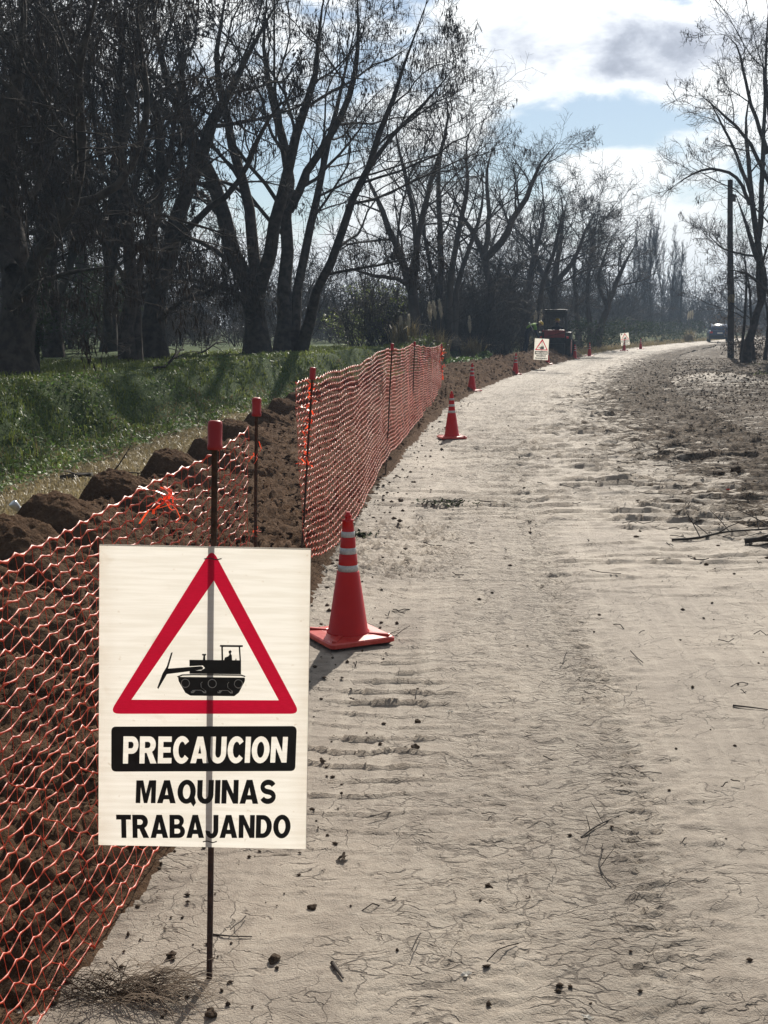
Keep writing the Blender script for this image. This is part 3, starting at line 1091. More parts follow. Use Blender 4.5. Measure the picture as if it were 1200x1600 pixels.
GL = 'bare winter trees along the left field'
hero_tree('bare forked tree with one stout flared trunk on the grass bank',
          [([(403, 563), (402, 510), (397, 472), (380, 430), (358, 370), (335, 290), (300, 210), (262, 120), (240, 20), (235, -60)], 17, 3, 1.5),
           ([(399, 480), (410, 440), (424, 380), (442, 300), (462, 210), (492, 120), (500, 30), (515, -40)], 12, 2.5, -2),
           ([(399, 478), (396, 420), (388, 330), (362, 220), (338, 110), (350, 10), (360, -60)], 11, 2.5, 3),
           ([(397, 485), (360, 455), (315, 440), (262, 436)], 6, 2, -2.5),
           ([(388, 440), (340, 395), (290, 370), (240, 372)], 5, 2, 2.5)], 34, 11, GL, pods=.50, dens=(8, 7, 5, 3))
hero_tree('clump of three bare stems from one foot, the right stem leaning over the net',
          [([(443, 556), (444, 500), (446, 420), (450, 330), (446, 240), (425, 150), (412, 70), (420, -40)], 13, 2.5, 2),
           ([(452, 330), (480, 265), (520, 205), (548, 140), (560, 60), (556, -30)], 7, 2.5, -1),
           ([(456, 556), (464, 470), (478, 380), (494, 310), (510, 230), (535, 130), (560, 20)], 9, 2.2, 3),
           ([(466, 552), (488, 480), (515, 410), (545, 330), (568, 275), (592, 210), (622, 130), (650, 50), (672, -10)], 8.5, 2.2, -2),
           ([(565, 280), (610, 215), (660, 165), (715, 100)], 4, 1.5, 0),
           ([(505, 430), (560, 420), (620, 408), (660, 398)], 2.6, 1.2, -1)], 35.5, 12, GL, pods=.42, dens=(7, 6, 5, 3))
hero_tree('thick dark ivy-hung trunk at the far left of the photo, above the bank',
          [([(22, 606), (20, 540), (26, 450), (12, 330), (4, 220), (30, 100), (40, -40)], 30, 8, 1),
           ([(24, 480), (60, 400), (110, 320), (125, 230), (120, 130), (150, 0), (160, -60)], 13, 4, -2),
           ([(18, 420), (-40, 330), (-70, 220), (-90, 60)], 12, 4, 2),
           ([(110, 320), (170, 300), (215, 240), (230, 150), (215, 40), (220, -50)], 7, 3, 1),
           ([(26, 470), (60, 440), (120, 425), (190, 415)], 5, 2, -3),
           ([(12, 330), (60, 290), (90, 200), (80, 60)], 6, 2.5, 3)], 20.5, 13, GL, pods=.18, dens=(9, 7, 6, 3), rmin=.0045, lr=(.40, .5, .5, .5))
hero_tree('slim ribbed pale-barked trunk standing left of a thicker dark trunk on the bank',
          [([(202, 574), (204, 520), (206, 450), (200, 370), (192, 260), (205, 150), (218, 40), (220, -50)], 12, 4, 1),
           ([(214, 572), (212, 500), (218, 420), (240, 330), (265, 250), (280, 150), (300, 40)], 7, 2.5, 2),
           ([(204, 460), (170, 390), (130, 350), (90, 340)], 4, 1.5, -2),
           ([(198, 340), (160, 260), (140, 150), (120, 60)], 5, 2, 2)], 27, 14, GL, pods=.16, dens=(9, 7, 5, 3))
hero_tree('dark leaning trunk with spreading limbs just right of the slim ribbed trunk',
          [([(240, 566), (240, 510), (246, 460), (262, 390), (290, 300), (335, 190), (385, 90), (440, -10)], 18, 4, 2),
           ([(246, 450), (236, 370), (250, 270), (240, 160), (190, 60), (180, -40)], 10, 3, -2),
           ([(290, 300), (300, 220), (285, 130), (270, 20)], 6, 2.5, 3),
           ([(262, 390), (320, 330), (370, 290), (430, 170), (500, 140)], 6, 2, -1.5),
           ([(250, 500), (285, 470), (330, 455), (372, 430)], 4, 1.6, -1.5)], 30, 15, GL, pods=.36, dens=(8, 7, 5, 3))
# trees that still hold dense dead leaves: the dark mass at the upper left
def leafy_tree(label, path, Y, r0, seed, blobs, n, size):
    root, lv = hero_tree(label, [(path, r0, 4, 1.0), (path[:2] + [(path[2][0] + 40, path[2][1]), (path[3][0] + 90, path[3][1])], r0 * .6, 3, -1.5),
                                 (path[:2] + [(path[2][0] - 45, path[2][1]), (path[3][0] - 95, path[3][1])], r0 * .6, 3, 2)], Y, seed, GL, dens=(9, 7, 5, 2))
    rs = np.random.default_rng(seed)
    tips = np.concatenate([p.reshape(-1, 3) for p, _ in lv[2:4]])
    tips = tips[tips[:, 2] > 2.2]
    C = tips[rs.integers(0, len(tips), n // 5)]
    C = np.repeat(C, 5, 0) + rs.normal(0, .10, (len(C) * 5, 3))
    V, T = leaf_quads(C - np.array(root.location)[None], size * rs.uniform(.6, 1.4, len(C)), .9, .45)
    obj('dead_leaves', mesh_np('dead_leaves', V, T, False), M['pod'], root)['kind'] = 'stuff'


leafy_tree('tall tree full of dark dead leaves behind the ivy-hung trunk', [(85, 575), (80, 420), (70, 250), (60, 60), (50, -80)], 31, 12, 41, 0, 4600, .15)
leafy_tree('tree full of dark dead leaves above the slim ribbed trunk', [(170, 570), (172, 430), (180, 260), (190, 80), (200, -60)], 36, 11, 42, 0, 4200, .16)
leafy_tree('tree full of dark dead leaves at the left photo edge', [(-35, 590), (-30, 420), (-20, 240), (-10, 60), (0, -80)], 26, 14, 44, 0, 4500, .13)
# second row, behind
hero_tree('bare tree with low sweeping limb behind the leaning stem, left of centre',
          [([(648, 512), (645, 470), (640, 440), (622, 390), (600, 335), (578, 285), (560, 230)], 8.5, 2, 2),
           ([(646, 460), (648, 420), (656, 350), (672, 290), (690, 230), (700, 170), (690, 120)], 6, 1.6, -2),
           ([(645, 450), (620, 436), (580, 430), (530, 412)], 4, 1.6, -2),
           ([(640, 440), (650, 380), (640, 300), (620, 220), (625, 170)], 5, 1.8, 3)], 46, 16, GL, pods=.06, dens=(8, 7, 5, 3), far=True)
hero_tree('group of slender bare stems rising behind the pampas plumes',
          [([(684, 515), (688, 450), (690, 380), (684, 300), (690, 230), (706, 170)], 6.5, 2, 2),
           ([(700, 515), (704, 440), (714, 370), (730, 300), (728, 230), (740, 190)], 6, 2, -2),
           ([(708, 515), (716, 440), (740, 370), (755, 310), (750, 250)], 5, 1.6, 1),
           ([(690, 470), (672, 410), (662, 350), (668, 300)], 4, 1.6, -1)], 52, 17, GL, pods=.05, dens=(8, 6, 5, 3), far=True)
hero_tree('tall bare tree with a wide fork in front of the gap of bright sky',
          [([(772, 520), (768, 470), (760, 425), (757, 402), (740, 365), (715, 325), (702, 275)], 8, 1.8, 2),
           ([(758, 404), (778, 385), (800, 345), (825, 300), (845, 255), (872, 222)], 6.5, 1.8, -2),
           ([(768, 470), (745, 495), (730, 520)], 5, 4, 0),
           ([(757, 402), (765, 340), (760, 270), (775, 220)], 4.5, 1.6, 3)], 55, 18, GL, pods=.05, dens=(8, 7, 5, 3), far=True)
hero_tree('bare tree with crooked leaning trunk behind the bending worker',
          [([(824, 530), (812, 480), (795, 445), (776, 420), (750, 395)], 7, 2, 0),
           ([(822, 520), (826, 450), (838, 390), (850, 330), (845, 280)], 6, 1.8, 2),
           ([(838, 525), (848, 450), (865, 390), (880, 330), (870, 290)], 5, 1.6, -2)], 62, 19, GL, dens=(8, 7, 5, 3), rmin=.0075, far=True)
hero_tree('dense bare tree directly behind the red tractor',
          [([(868, 530), (866, 460), (872, 400), (880, 340), (890, 300)], 7, 1.8, 0),
           ([(866, 470), (845, 420), (830, 380), (828, 340)], 4.5, 1.6, 2),
           ([(872, 440), (900, 400), (915, 360), (930, 330)], 4.5, 1.6, -2)], 68, 20, GL, dens=(10, 8, 5, 3), rmin=.009, pods=.12, far=True)
hero_tree('bare tree with long slanting trunk right of the tractor canopy',
          [([(930, 530), (950, 480), (968, 430), (985, 395), (1000, 372)], 6, 1.6, 0),
           ([(925, 530), (918, 460), (922, 400), (932, 350), (936, 312)], 4.5, 1.4, 2),
           ([(905, 530), (900, 470), (898, 420), (905, 370)], 4.5, 1.4, -2),
           ([(950, 480), (935, 440), (945, 400), (960, 360)], 3.5, 1.4, 1)], 76, 21, GL, dens=(8, 7, 5, 3), rmin=.009, far=True)

# right-hand group by the pole
GR = 'bare trees on the right verge'
hero_tree('bare tree forking low beside the wooden pole on the right',
          [([(1165, 562), (1176, 515), (1194, 460), (1196, 430), (1180, 395), (1166, 350), (1150, 305)], 6.5, 3.2, 0),
           ([(1190, 470), (1186, 400), (1184, 370), (1176, 330), (1172, 270), (1165, 200), (1175, 120)], 6, 1.8, 2),
           ([(1185, 375), (1190, 310), (1192, 240), (1195, 150), (1190, 60)], 4.5, 1.6, -2),
           ([(1172, 320), (1150, 276), (1110, 264), (1075, 276), (1045, 296)], 3, 1.2, -1),
           ([(1172, 300), (1150, 240), (1125, 190), (1105, 150)], 3, 1.2, 1),
           ([(1180, 400), (1150, 395), (1125, 385), (1100, 360)], 1.8, .9, -1)], 47, 31, GR, dens=(5, 5, 5, 4), pods=.05, u0=.35)
hero_tree('bare tree at the right edge of the photo with branches reaching over the pole',
          [([(1232, 575), (1228, 500), (1234, 420), (1222, 320), (1208, 220), (1196, 120), (1200, 20), (1205, -60)], 5, 1.8, 0),
           ([(1216, 420), (1240, 320), (1250, 200), (1240, 80)], 4.5, 2, 2),
           ([(1205, 290), (1165, 215), (1120, 170), (1085, 140)], 3.5, 1.2, -1),
           ([(1200, 240), (1170, 150), (1150, 70), (1120, 50)], 3.5, 1.2, 1),
           ([(1212, 470), (1170, 430), (1130, 420)], 3, 1.2, -1)], 42, 32, GR, dens=(5, 6, 5, 3), pods=.05)
hero_tree('thin many-stemmed sapling at the foot of the wooden pole',
          [([(1158, 562), (1163, 500), (1166, 430), (1160, 370)], 2.6, 1.2, 0),
           ([(1178, 562), (1174, 500), (1170, 440), (1160, 400)], 2.6, 1.2, 1),
           ([(1195, 565), (1200, 500), (1190, 440)], 3, 1.2, 0)], 50, 33, GR, dens=(7, 6, 4, 3), name='sapling')


# filler trees behind (shared meshes, each its own thing)
def generic(seed, H, stems=3, up=.04, dens=(8, 7, 5, 3), rmin=.009, spread=.35, sprd=1.0, r=.13):
    rs = np.random.default_rng(seed)
    L0, R0 = [], []
    for k in range(stems):
        a = rs.uniform(0, 6.28)
        d = np.array([math.cos(a), math.sin(a), 0]) * spread * rs.uniform(.5, 1.2)
        n = 7
        p = [np.array([0, 0, -.3])]
        dd = np.array([0, 0, 1.]) + d * .5
        for i in range(n - 1):
            dd = dd + rs.normal(0, .12, 3) + np.array([0, 0, .06])
            dd /= np.linalg.norm(dd)
            p.append(p[-1] + dd * H * .78 / (n - 1) * (1 if k == 0 else rs.uniform(.75, 1)))
        L0.append(resample(p, 12))
        R0.append(np.linspace(r * (1 if k == 0 else .75), .02, 12))
    spec = [dict(k=dens[0], u0=.22, lr=.36, ang=.8 * sprd, wander=.15, up=up, P2=7, rfac=.5, rmin=rmin * 1.5, lcap=3.5, lmin=.6),
            dict(k=dens[1], u0=.15, lr=.5, ang=.75 * sprd, wander=.18, up=up, P2=5, rfac=.55, rmin=rmin * 1.2, lcap=2, lmin=.4),
            dict(k=dens[2], u0=.12, lr=.5, ang=.75, wander=.2, up=up, P2=4, rfac=.6, rmin=rmin, lcap=1.1, lmin=.3),
            dict(k=dens[3], u0=.15, lr=.55, ang=.75, wander=.2, up=up, P2=3, rfac=.7, rmin=rmin * .8, lcap=.7, lmin=.2)]
    return tree_meshes('filler_%d' % seed, np.array(L0), np.array(R0), rs, spec)


FILL = [generic(201, 9, 2), generic(202, 8, 3), generic(203, 10, 2, dens=(9, 7, 5, 3)), generic(204, 7, 4)]
fill_spots = [  # px, depth, kind, height scale, what it stands beside
    (-70, 24, 2, 1.15, 'left of the ivy-hung trunk'), (75, 33, 2, 1.1, 'between the ivy-hung trunk and the slim ribbed trunk'),
    (130, 42, 0, 1.25, 'deep in shade left of the slim ribbed trunk'), (225, 58, 2, 1.3, 'far behind the dark leaning trunk'),
    (20, 48, 3, 1.6, 'far behind the ivy-hung trunk'), (800, 90, 2, .8, 'behind the wide-forked tree'), (855, 96, 0, .85, 'far behind the tractor'),
    (905, 102, 1, .9, 'far beyond the tractor to its right'), (960, 110, 3, 1.0, 'beyond the third sign'), (560, 84, 3, .8, 'behind the leaning stem')]
for px, Y, k, s, where in fill_spots:
    p = atdepth(px, 505, Y)
    z = ground_z(p[0], Y)
    root = empty('bare_tree', (p[0], Y, z), 'bare winter tree ' + where, 'tree', 'bare trees of the wood')
    root.rotation_euler = (0, 0, rng.uniform(0, 6.28))
    root.scale = (s, s, s)
    obj('trunk', FILL[k][0], M['bark_far'], root)
    obj('crown', FILL[k][1], M['twig'], root)

# poplars far down the road
POP = generic(230, 10, 2, up=.22, dens=(12, 6, 4, 2), rmin=.014, spread=.08, sprd=.38, r=.11)
POP2 = generic(231, 10, 1, up=.25, dens=(16, 6, 4, 2), rmin=.014, spread=.05, sprd=.35, r=.10)
for i, (px, top, Y, w) in enumerate([(938, 312, 120, 'leftmost of the far row'), (985, 345, 130, 'second of the far row from the left'), (1003, 332, 132, 'just left of the tallest of the far row'),
                                     (1017, 330, 130, 'tallest of the far row'), (1036, 338, 131, 'right of the tallest of the far row'), (1046, 352, 134, 'rightmost of the tight far group'),
                                     (905, 350, 125, 'far behind the tractor canopy'), (1062, 425, 150, 'short, at the right end of the far row')]):
    p = atdepth(px, 505, Y)
    h = atdepth(px, top, Y)[2]
    root = empty('poplar_tree', (p[0], Y, 0), 'slim upright bare poplar, ' + w, 'tree', 'far poplars')
    root.scale = (.85, .85, h / 9.6)
    root.rotation_euler = (0, 0, i * 1.7)
    src = POP if i % 2 else POP2
    obj('trunk', src[0], M['bark_far'], root)
    obj('crown', src[1], M['twig'], root)


# undergrowth: twiggy thicket behind the trees (one mass)
def bush_arrays(seed, H, n0=16, rmin=.008, k=(4, 4, 3)):
    rs = np.random.default_rng(seed)
    a = rs.uniform(0, 6.28, n0)
    d = np.stack([np.cos(a) * .45, np.sin(a) * .45, np.ones(n0)], -1) * rs.uniform(.7, 1.1, (n0, 1))
    p = np.stack([rs.normal(0, .35, n0), rs.normal(0, .35, n0), np.full(n0, -.2)], -1)
    pts = [p]
    for i in range(5):
        d = d + rs.normal(0, .16, d.shape)
        pts.append(pts[-1] + d * H / 5.5)
    L0 = np.stack(pts, 1)
    lv = [(L0, np.tile(np.linspace(.022, .009, 6), (n0, 1)))]
    for kk, lr in zip(k, (.45, .5, .55)):
        lv.append(sprout(lv[-1][0], lv[-1][1], kk, .1, lr, .7, .2, .03, 4, rs, rmin=rmin, lmin=.25))
    return join([tubes(p, r, 3) for p, r in lv])


BU = [bush_arrays(301, 2.6), bush_arrays(302, 2.0, 14), bush_arrays(303, 3.4, 14)]
BF = [bush_arrays(311, 4.5, 10, .02, (4, 3, 2)), bush_arrays(312, 5.5, 9, .02, (4, 3, 2)), bush_arrays(313, 4.0, 10, .02, (4, 3, 2))]


def thicket(name, spots, kinds, mat, label, cat):
    parts = []
    for x, y, z, s, sz in spots:
        V, F = kinds[rng.integers(len(kinds))]
        a = rng.uniform(0, 6.28)
        c, sn = math.cos(a), math.sin(a)
        W = np.stack([V[:, 0] * c - V[:, 1] * sn, V[:, 0] * sn + V[:, 1] * c, V[:, 2] * sz], -1) * s + [x, y, z]
        parts.append((W, F))
    return tag(obj(name, mesh_np(name, *join(parts)), mat), label, cat, kind='stuff')


spots = []
for i in range(60):
    px = rng.uniform(-120, 900)
    Y = rng.uniform(45, 62) + 12 * max(0, (px - 500) / 400)
    p = atdepth(px, 505, Y)
    if p[0] - xL(Y) > -3.2:
        p[0] = xL(Y) - 3.2 - 2 * rng.random()
    spots.append((p[0], Y, ground_z(p[0], Y), rng.uniform(.8, 1.35), rng.uniform(.8, 1.2)))
thicket('undergrowth', spots, BU, M['twig'], 'grey-brown twiggy undergrowth behind the tree trunks', 'thicket')
spots = []
for i in range(210):
    px = rng.uniform(-300, 1400)
    Y = rng.uniform(95, 190) if px > 850 else rng.uniform(75, 160)
    p = atdepth(px, 505, Y)
    t = p[0] - xL(Y)
    if -4 < t < 9:
        continue
    spots.append((p[0], Y, -.2, rng.uniform(.8, 1.3), rng.uniform(.9, 1.3)))
for i in range(110):
    px = rng.uniform(840, 1420)
    Y = rng.uniform(140, 205)
    p = atdepth(px, 505, Y)
    spots.append((p[0], Y, -.2, rng.uniform(1.0, 1.5), rng.uniform(.9, 1.2)))
thicket('far_wood', spots, BF, M['bark_far'], 'far bare wood closing off the view', 'wood')


# leafy shrubs
def shrub(label, px, Y, rx, rz, n, size, mat, zc=None, stems=8, name='shrub', group=None, seed=1):
    rs = np.random.default_rng(seed)
    p = atdepth(px, 505, Y)
    z = ground_z(p[0], Y)
    root = empty(name, (p[0], Y, z), label, 'shrub', group)
    # leaves in clumps through the volume, with gaps
    nc = max(10, n // 60)
    cc = rs.normal(0, 1, (nc, 3))
    cc /= np.linalg.norm(cc, axis=1, keepdims=True)
    cc *= rs.random((nc, 1)) ** .45
    cc = cc * [rx, rx, rz] + [0, 0, rz * .95]
    cc[:, 2] = np.abs(cc[:, 2])
    C = np.repeat(cc, n // nc, 0) + rs.normal(0, 1, (nc * (n // nc), 3)) * [rx * .16, rx * .16, rz * .13]
    V, T = leaf_quads(C, size * rs.uniform(.6, 1.4, len(C)), .7)
    o = obj('foliage', mesh_np('foliage', V, T, False), mat, root)
    a = rs.uniform(0, 6.28, stems)
    u = np.linspace(0, 1, 5)
    pts = np.stack([np.cos(a)[:, None] * u * rx * .6, np.sin(a)[:, None] * u * rx * .6, u[None] * rz * 1.6 - .1 + 0 * a[:, None]], -1) + rs.normal(0, .04, (stems, 5, 3))
    V, F = tubes(pts, np.tile(np.linspace(.02, .007, 5), (stems, 1)), 4)
    obj('stems', mesh_np('stems', V, F), M['twig'], root)
    return root


GS = 'evergreen shrubs among the trees'
shrub('ivy-like dark shrub hugging the far left trunk', 52, 21, .45, 1.15, 1500, .07, M['ivy'], seed=1, group=GS)
shrub('dark evergreen mass deep in the shade between the left trunks', 110, 40, 1.7, 1.6, 2600, .13, M['ivy'], seed=2, group=GS)
shrub('dark evergreen mass behind the slim ribbed trunk', 165, 43, 1.3, 1.5, 2000, .13, M['ivy'], seed=3, group=GS)
shrub('large dull green bush behind the leaning stem, left of the low sweeping limb', 575, 50, 1.9, 1.3, 2600, .10, M['grass'], seed=4, group=GS)
shrub('round grassy tussock bush behind the net top', 595, 38, .55, .42, 900, .09, M['dry'], seed=5, group=GS)
shrub('low green bush behind the net end', 655, 43, .9, .55, 1200, .09, M['grass'], seed=6, group=GS)
shrub('reddish-brown thorny bush left of the bending worker', 765, 57, 1.2, .75, 1400, .08, M['litter'], seed=7, group=GS)
shrub('bright green leafy weed patch behind the soil ridge past the net end', 722, 44, 1.1, .22, 1800, .09, M['leaf'], seed=8, group=GS, stems=4)
shrub('bright green weed clump right of the weed patch', 758, 47, .6, .28, 900, .09, M['leaf'], seed=9, group=GS, stems=4)
for i, (px, Y, w) in enumerate([(905, 72, 'right of the tractor wheel'), (940, 80, 'left of the third sign'), (985, 88, 'behind the third sign'), (1030, 100, 'at the road bend'), (1072, 116, 'left of the car')]):
    shrub('grey-green reedy bush ' + w, px, Y, 2.2, 1.05, 1500, .15, M['ivy'], seed=20 + i, group=GS)
shrub('dark bush at the foot of the right-hand trees', 1185, 52, 1.3, .5, 1100, .10, M['litter'], seed=31, group=GS)
shrub('dark tangled bush behind the wooden pole', 1160, 70, 2.0, 1.1, 1200, .14, M['litter'], seed=32, group=GS)

# pampas grass with pale plumes
for i, (px, py, Y, n, w) in enumerate([(682, 490, 47, 3, 'with the brightest plumes, behind the net end'), (632, 512, 45, 2, 'behind the net top'), (735, 510, 52, 1, 'left of the red thorny bush'),
                                       (840, 500, 60, 2, 'left of the tractor canopy'), (1078, 495, 105, 3, 'left of the car at the road bend')]):
    p = atdepth(px, py, Y)
    z = ground_z(p[0], Y)
    root = empty('pampas_grass', (p[0], Y, z), 'pampas grass clump ' + w, 'grass clump', 'pampas clumps in the undergrowth')
    k = 260
    B = np.stack([rng.normal(0, .22, k), rng.normal(0, .22, k), np.zeros(k)], -1)
    blades('blades', B, .7 + .7 * rng.random(k), np.full(k, .03), M['dry'], None, None, .9, .5, kind=None, parent=root)
    h = p[2] - z
    for j in range(n):
        dx = (j - (n - 1) / 2) * .22
        lean = rng.normal(0, .10)
        st = tube_obj('stalk', [(dx * .3, 0, 0), (dx * .7, 0, h * .6), (dx + lean * .3, 0, h)], [.008, .006, .005], M['dry'], root, 4)
        m = 220
        u = rng.random(m)
        rr = .055 * np.sin(np.pi * np.clip(u * .9 + .08, 0, 1))
        aa = rng.uniform(0, 6.28, m)
        C = np.stack([dx + lean * (.3 + u * .7) + rr * np.cos(aa), rr * np.sin(aa), h - .28 + u * .62 + j * .05], -1)
        blades('plume', C, np.full(m, .16), np.full(m, .026), M['plume'], None, None, .5, .5, kind=None, parent=root)


# ------------------------------------------------------------------ warning sign
SW, SH, SZT = .505, .735, 1.075        # panel width, height, top edge above the ground
SQ = [np.array(v, float) for v in ((152, 862), (477, 868), (475, 1332), (137, 1333))]


def sign_uv(px, py):
    p = np.array([px, py], float)
    u, v = .5, .5
    for _ in range(12):
        q = (1 - u) * (1 - v) * SQ[0] + u * (1 - v) * SQ[1] + u * v * SQ[2] + (1 - u) * v * SQ[3]
        du = (1 - v) * (SQ[1] - SQ[0]) + v * (SQ[2] - SQ[3])
        dv = (1 - u) * (SQ[3] - SQ[0]) + u * (SQ[2] - SQ[1])
        d = np.linalg.solve(np.stack([du, dv], 1), p - q)
        u += d[0]
        v += d[1]
    return u, v


def sign_pt(u, v, off=0.0):
    x = (u - .5) * SW - .018
    z = SZT - v * SH
    warp = 0.0
    return Vector((x, -.017 - warp - off, z))


def art_fill(name, loops, off, mat, parent):
    """flat print traced as closed outlines (photo pixels), holes allowed"""
    bm = bmesh.new()
    es = []
    for lp in loops:
        vs = [bm.verts.new(sign_pt(*sign_uv(x, y), off)) for x, y in lp]
        for a, b in zip(vs, vs[1:] + vs[:1]):
            es.append(bm.edges.new((a, b)))
    bmesh.ops.triangle_fill(bm, use_beauty=True, use_dissolve=False, edges=es)
    bmesh.ops.recalc_face_normals(bm, faces=bm.faces)
    for f in bm.faces:
        if f.normal.y > 0:
            f.normal_flip()
    return obj(name, bm, mat, parent)


def rounded(pts, r, seg=6):
    out = []
    n = len(pts)
    for i in range(n):
        p0, p1, p2 = (np.array(pts[(i + k) % n], float) for k in (-1, 0, 1))
        a = (p0 - p1) / np.linalg.norm(p0 - p1)
        b = (p2 - p1) / np.linalg.norm(p2 - p1)
        th = math.acos(np.clip(np.dot(a, b), -1, 1))
        t = r / math.tan(th / 2)
        s, e = p1 + a * t, p1 + b * t
        for k in range(seg + 1):
            u = k / seg
            q = (1 - u) ** 2 * s + 2 * u * (1 - u) * p1 + u * u * e
            out.append(tuple(q))
    return out


def circ(x, y, r, n=18):
    return [(x + r * math.cos(2 * math.pi * i / n), y + r * math.sin(2 * math.pi * i / n)) for i in range(n)]


def Z2(pts):
    return [(120 + x / 3, 1000 + y / 3) for x, y in pts]


def arc(cx, cy, rx, ry, a0, a1, n=10):
    return [(cx + rx * math.cos(R(a0 + (a1 - a0) * k / n)), cy + ry * math.sin(R(a0 + (a1 - a0) * k / n))) for k in range(n + 1)]


def stroke(pts, hw):
    p = np.array(pts, float)
    t = np.gradient(p, axis=0)
    t /= np.linalg.norm(t, axis=1, keepdims=True)
    nrm = np.stack([-t[:, 1], t[:, 0]], -1) * hw
    return [tuple(q) for q in p + nrm] + [tuple(q) for q in (p - nrm)[::-1]]


# heavy grotesque capitals as outlines: letter -> (width, loops)
GLYPH = {
    'E': (.72, [[(0, 0), (.72, 0), (.72, .2), (.27, .2), (.27, .4), (.66, .4), (.66, .6), (.27, .6), (.27, .8), (.70, .8), (.70, 1), (0, 1)]]),
    'T': (.80, [[(.265, 0), (.535, 0), (.535, .79), (.8, .79), (.8, 1), (0, 1), (0, .79), (.265, .79)]]),
    'I': (.27, [[(0, 0), (.27, 0), (.27, 1), (0, 1)]]),
    'N': (.86, [[(0, 0), (.26, 0), (.26, .58), (.6, 0), (.86, 0), (.86, 1), (.6, 1), (.6, .42), (.26, 1), (0, 1)]]),
    'M': (1.02, [[(0, 0), (.24, 0), (.24, .70), (.42, 0), (.6, 0), (.78, .70), (.78, 0), (1.02, 0), (1.02, 1), (.66, 1), (.51, .42), (.36, 1), (0, 1)]]),
    'A': (.96, [[(0, 0), (.29, 0), (.345, .17), (.615, .17), (.67, 0), (.96, 0), (.63, 1), (.33, 1)], [(.40, .36), (.56, .36), (.48, .68)]]),
    'U': (.84, [[(0, 1), (0, .38)] + arc(.42, .38, .42, .40, 180, 360)[1:] + [(.84, 1), (.57, 1)] + arc(.42, .38, .15, .18, 360, 180) + [(.27, 1)]]),
    'C': (.86, [arc(.46, .5, .46, .52, 38, 322, 18) + arc(.47, .5, .19, .31, 322, 38, 14)]),
    'O': (.94, [arc(.47, .5, .47, .52, 0, 350, 23), arc(.47, .5, .19, .31, 0, 346, 17)]),
    'Q': (.94, [arc(.47, .5, .47, .52, -28, 298, 22) + [(.84, -.14), (.97, .03)], arc(.47, .5, .19, .31, 0, 346, 17)]),
    'D': (.86, [[(0, 0)] + arc(.38, .5, .48, .5, -90, 90, 14) + [(0, 1)], [(.27, .2)] + arc(.36, .5, .22, .3, -90, 90, 10) + [(.27, .8)]]),
    'P': (.80, [[(0, 0), (.27, 0), (.27, .36)] + arc(.47, .68, .33, .32, -90, 90, 12) + [(0, 1)], [(.27001, .56)] + arc(.43, .68, .11, .12, -90, 90, 8) + [(.27001, .80)]]),
    'R': (.90, [[(0, 0), (.27, 0), (.27, .39), (.37, .39), (.58, 0), (.9, 0), (.65, .43)] + arc(.5, .70, .34, .30, -48, 90, 12) + [(0, 1)], [(.27001, .57)] + arc(.43, .685, .13, .115, -90, 90, 8) + [(.27001, .80)]]),
    'B': (.84, [[(0, 0)] + arc(.5, .28, .34, .28, -90, 60, 12) + arc(.48, .74, .30, .26, -45, 90, 10) + [(0, 1)], [(.27, .19)] + arc(.45, .295, .13, .105, -90, 90, 8) + [(.27, .40)], [(.27, .59)] + arc(.43, .70, .11, .105, -90, 90, 8) + [(.27, .81)]]),
    'J': (.70, [[(.43, 1)] + arc(.335, .32, .095, .13, 0, -170, 8) + [(0, .33)] + arc(.35, .34, .35, .36, 185, 360, 12) + [(.7, 1)]]),
    'S': (.82, [stroke(arc(.41, .70, .285, .195, 18, 262, 16) + arc(.41, .30, .295, .195, 82, -162, 16), .112)]),
}


def word_loops(text, quad):
    """per letter: list of outlines in photo pixels, set into the given quad"""
    q = [np.array(v, float) for v in quad]
    tot = sum(GLYPH[c][0] for c in text) + .07 * (len(text) - 1)
    x = 0
    out = []
    for c in text:
        w, loops = GLYPH[c]
        L = []
        for lp in loops:
            P_ = []
            for a, b in lp:
                u, v = (x + a) / tot, 1 - b
                P_.append(tuple((1 - u) * (1 - v) * q[0] + u * (1 - v) * q[1] + u * v * q[2] + (1 - u) * v * q[3]))
            L.append(P_)
        out.append(L)
        x += w + .07
    return out


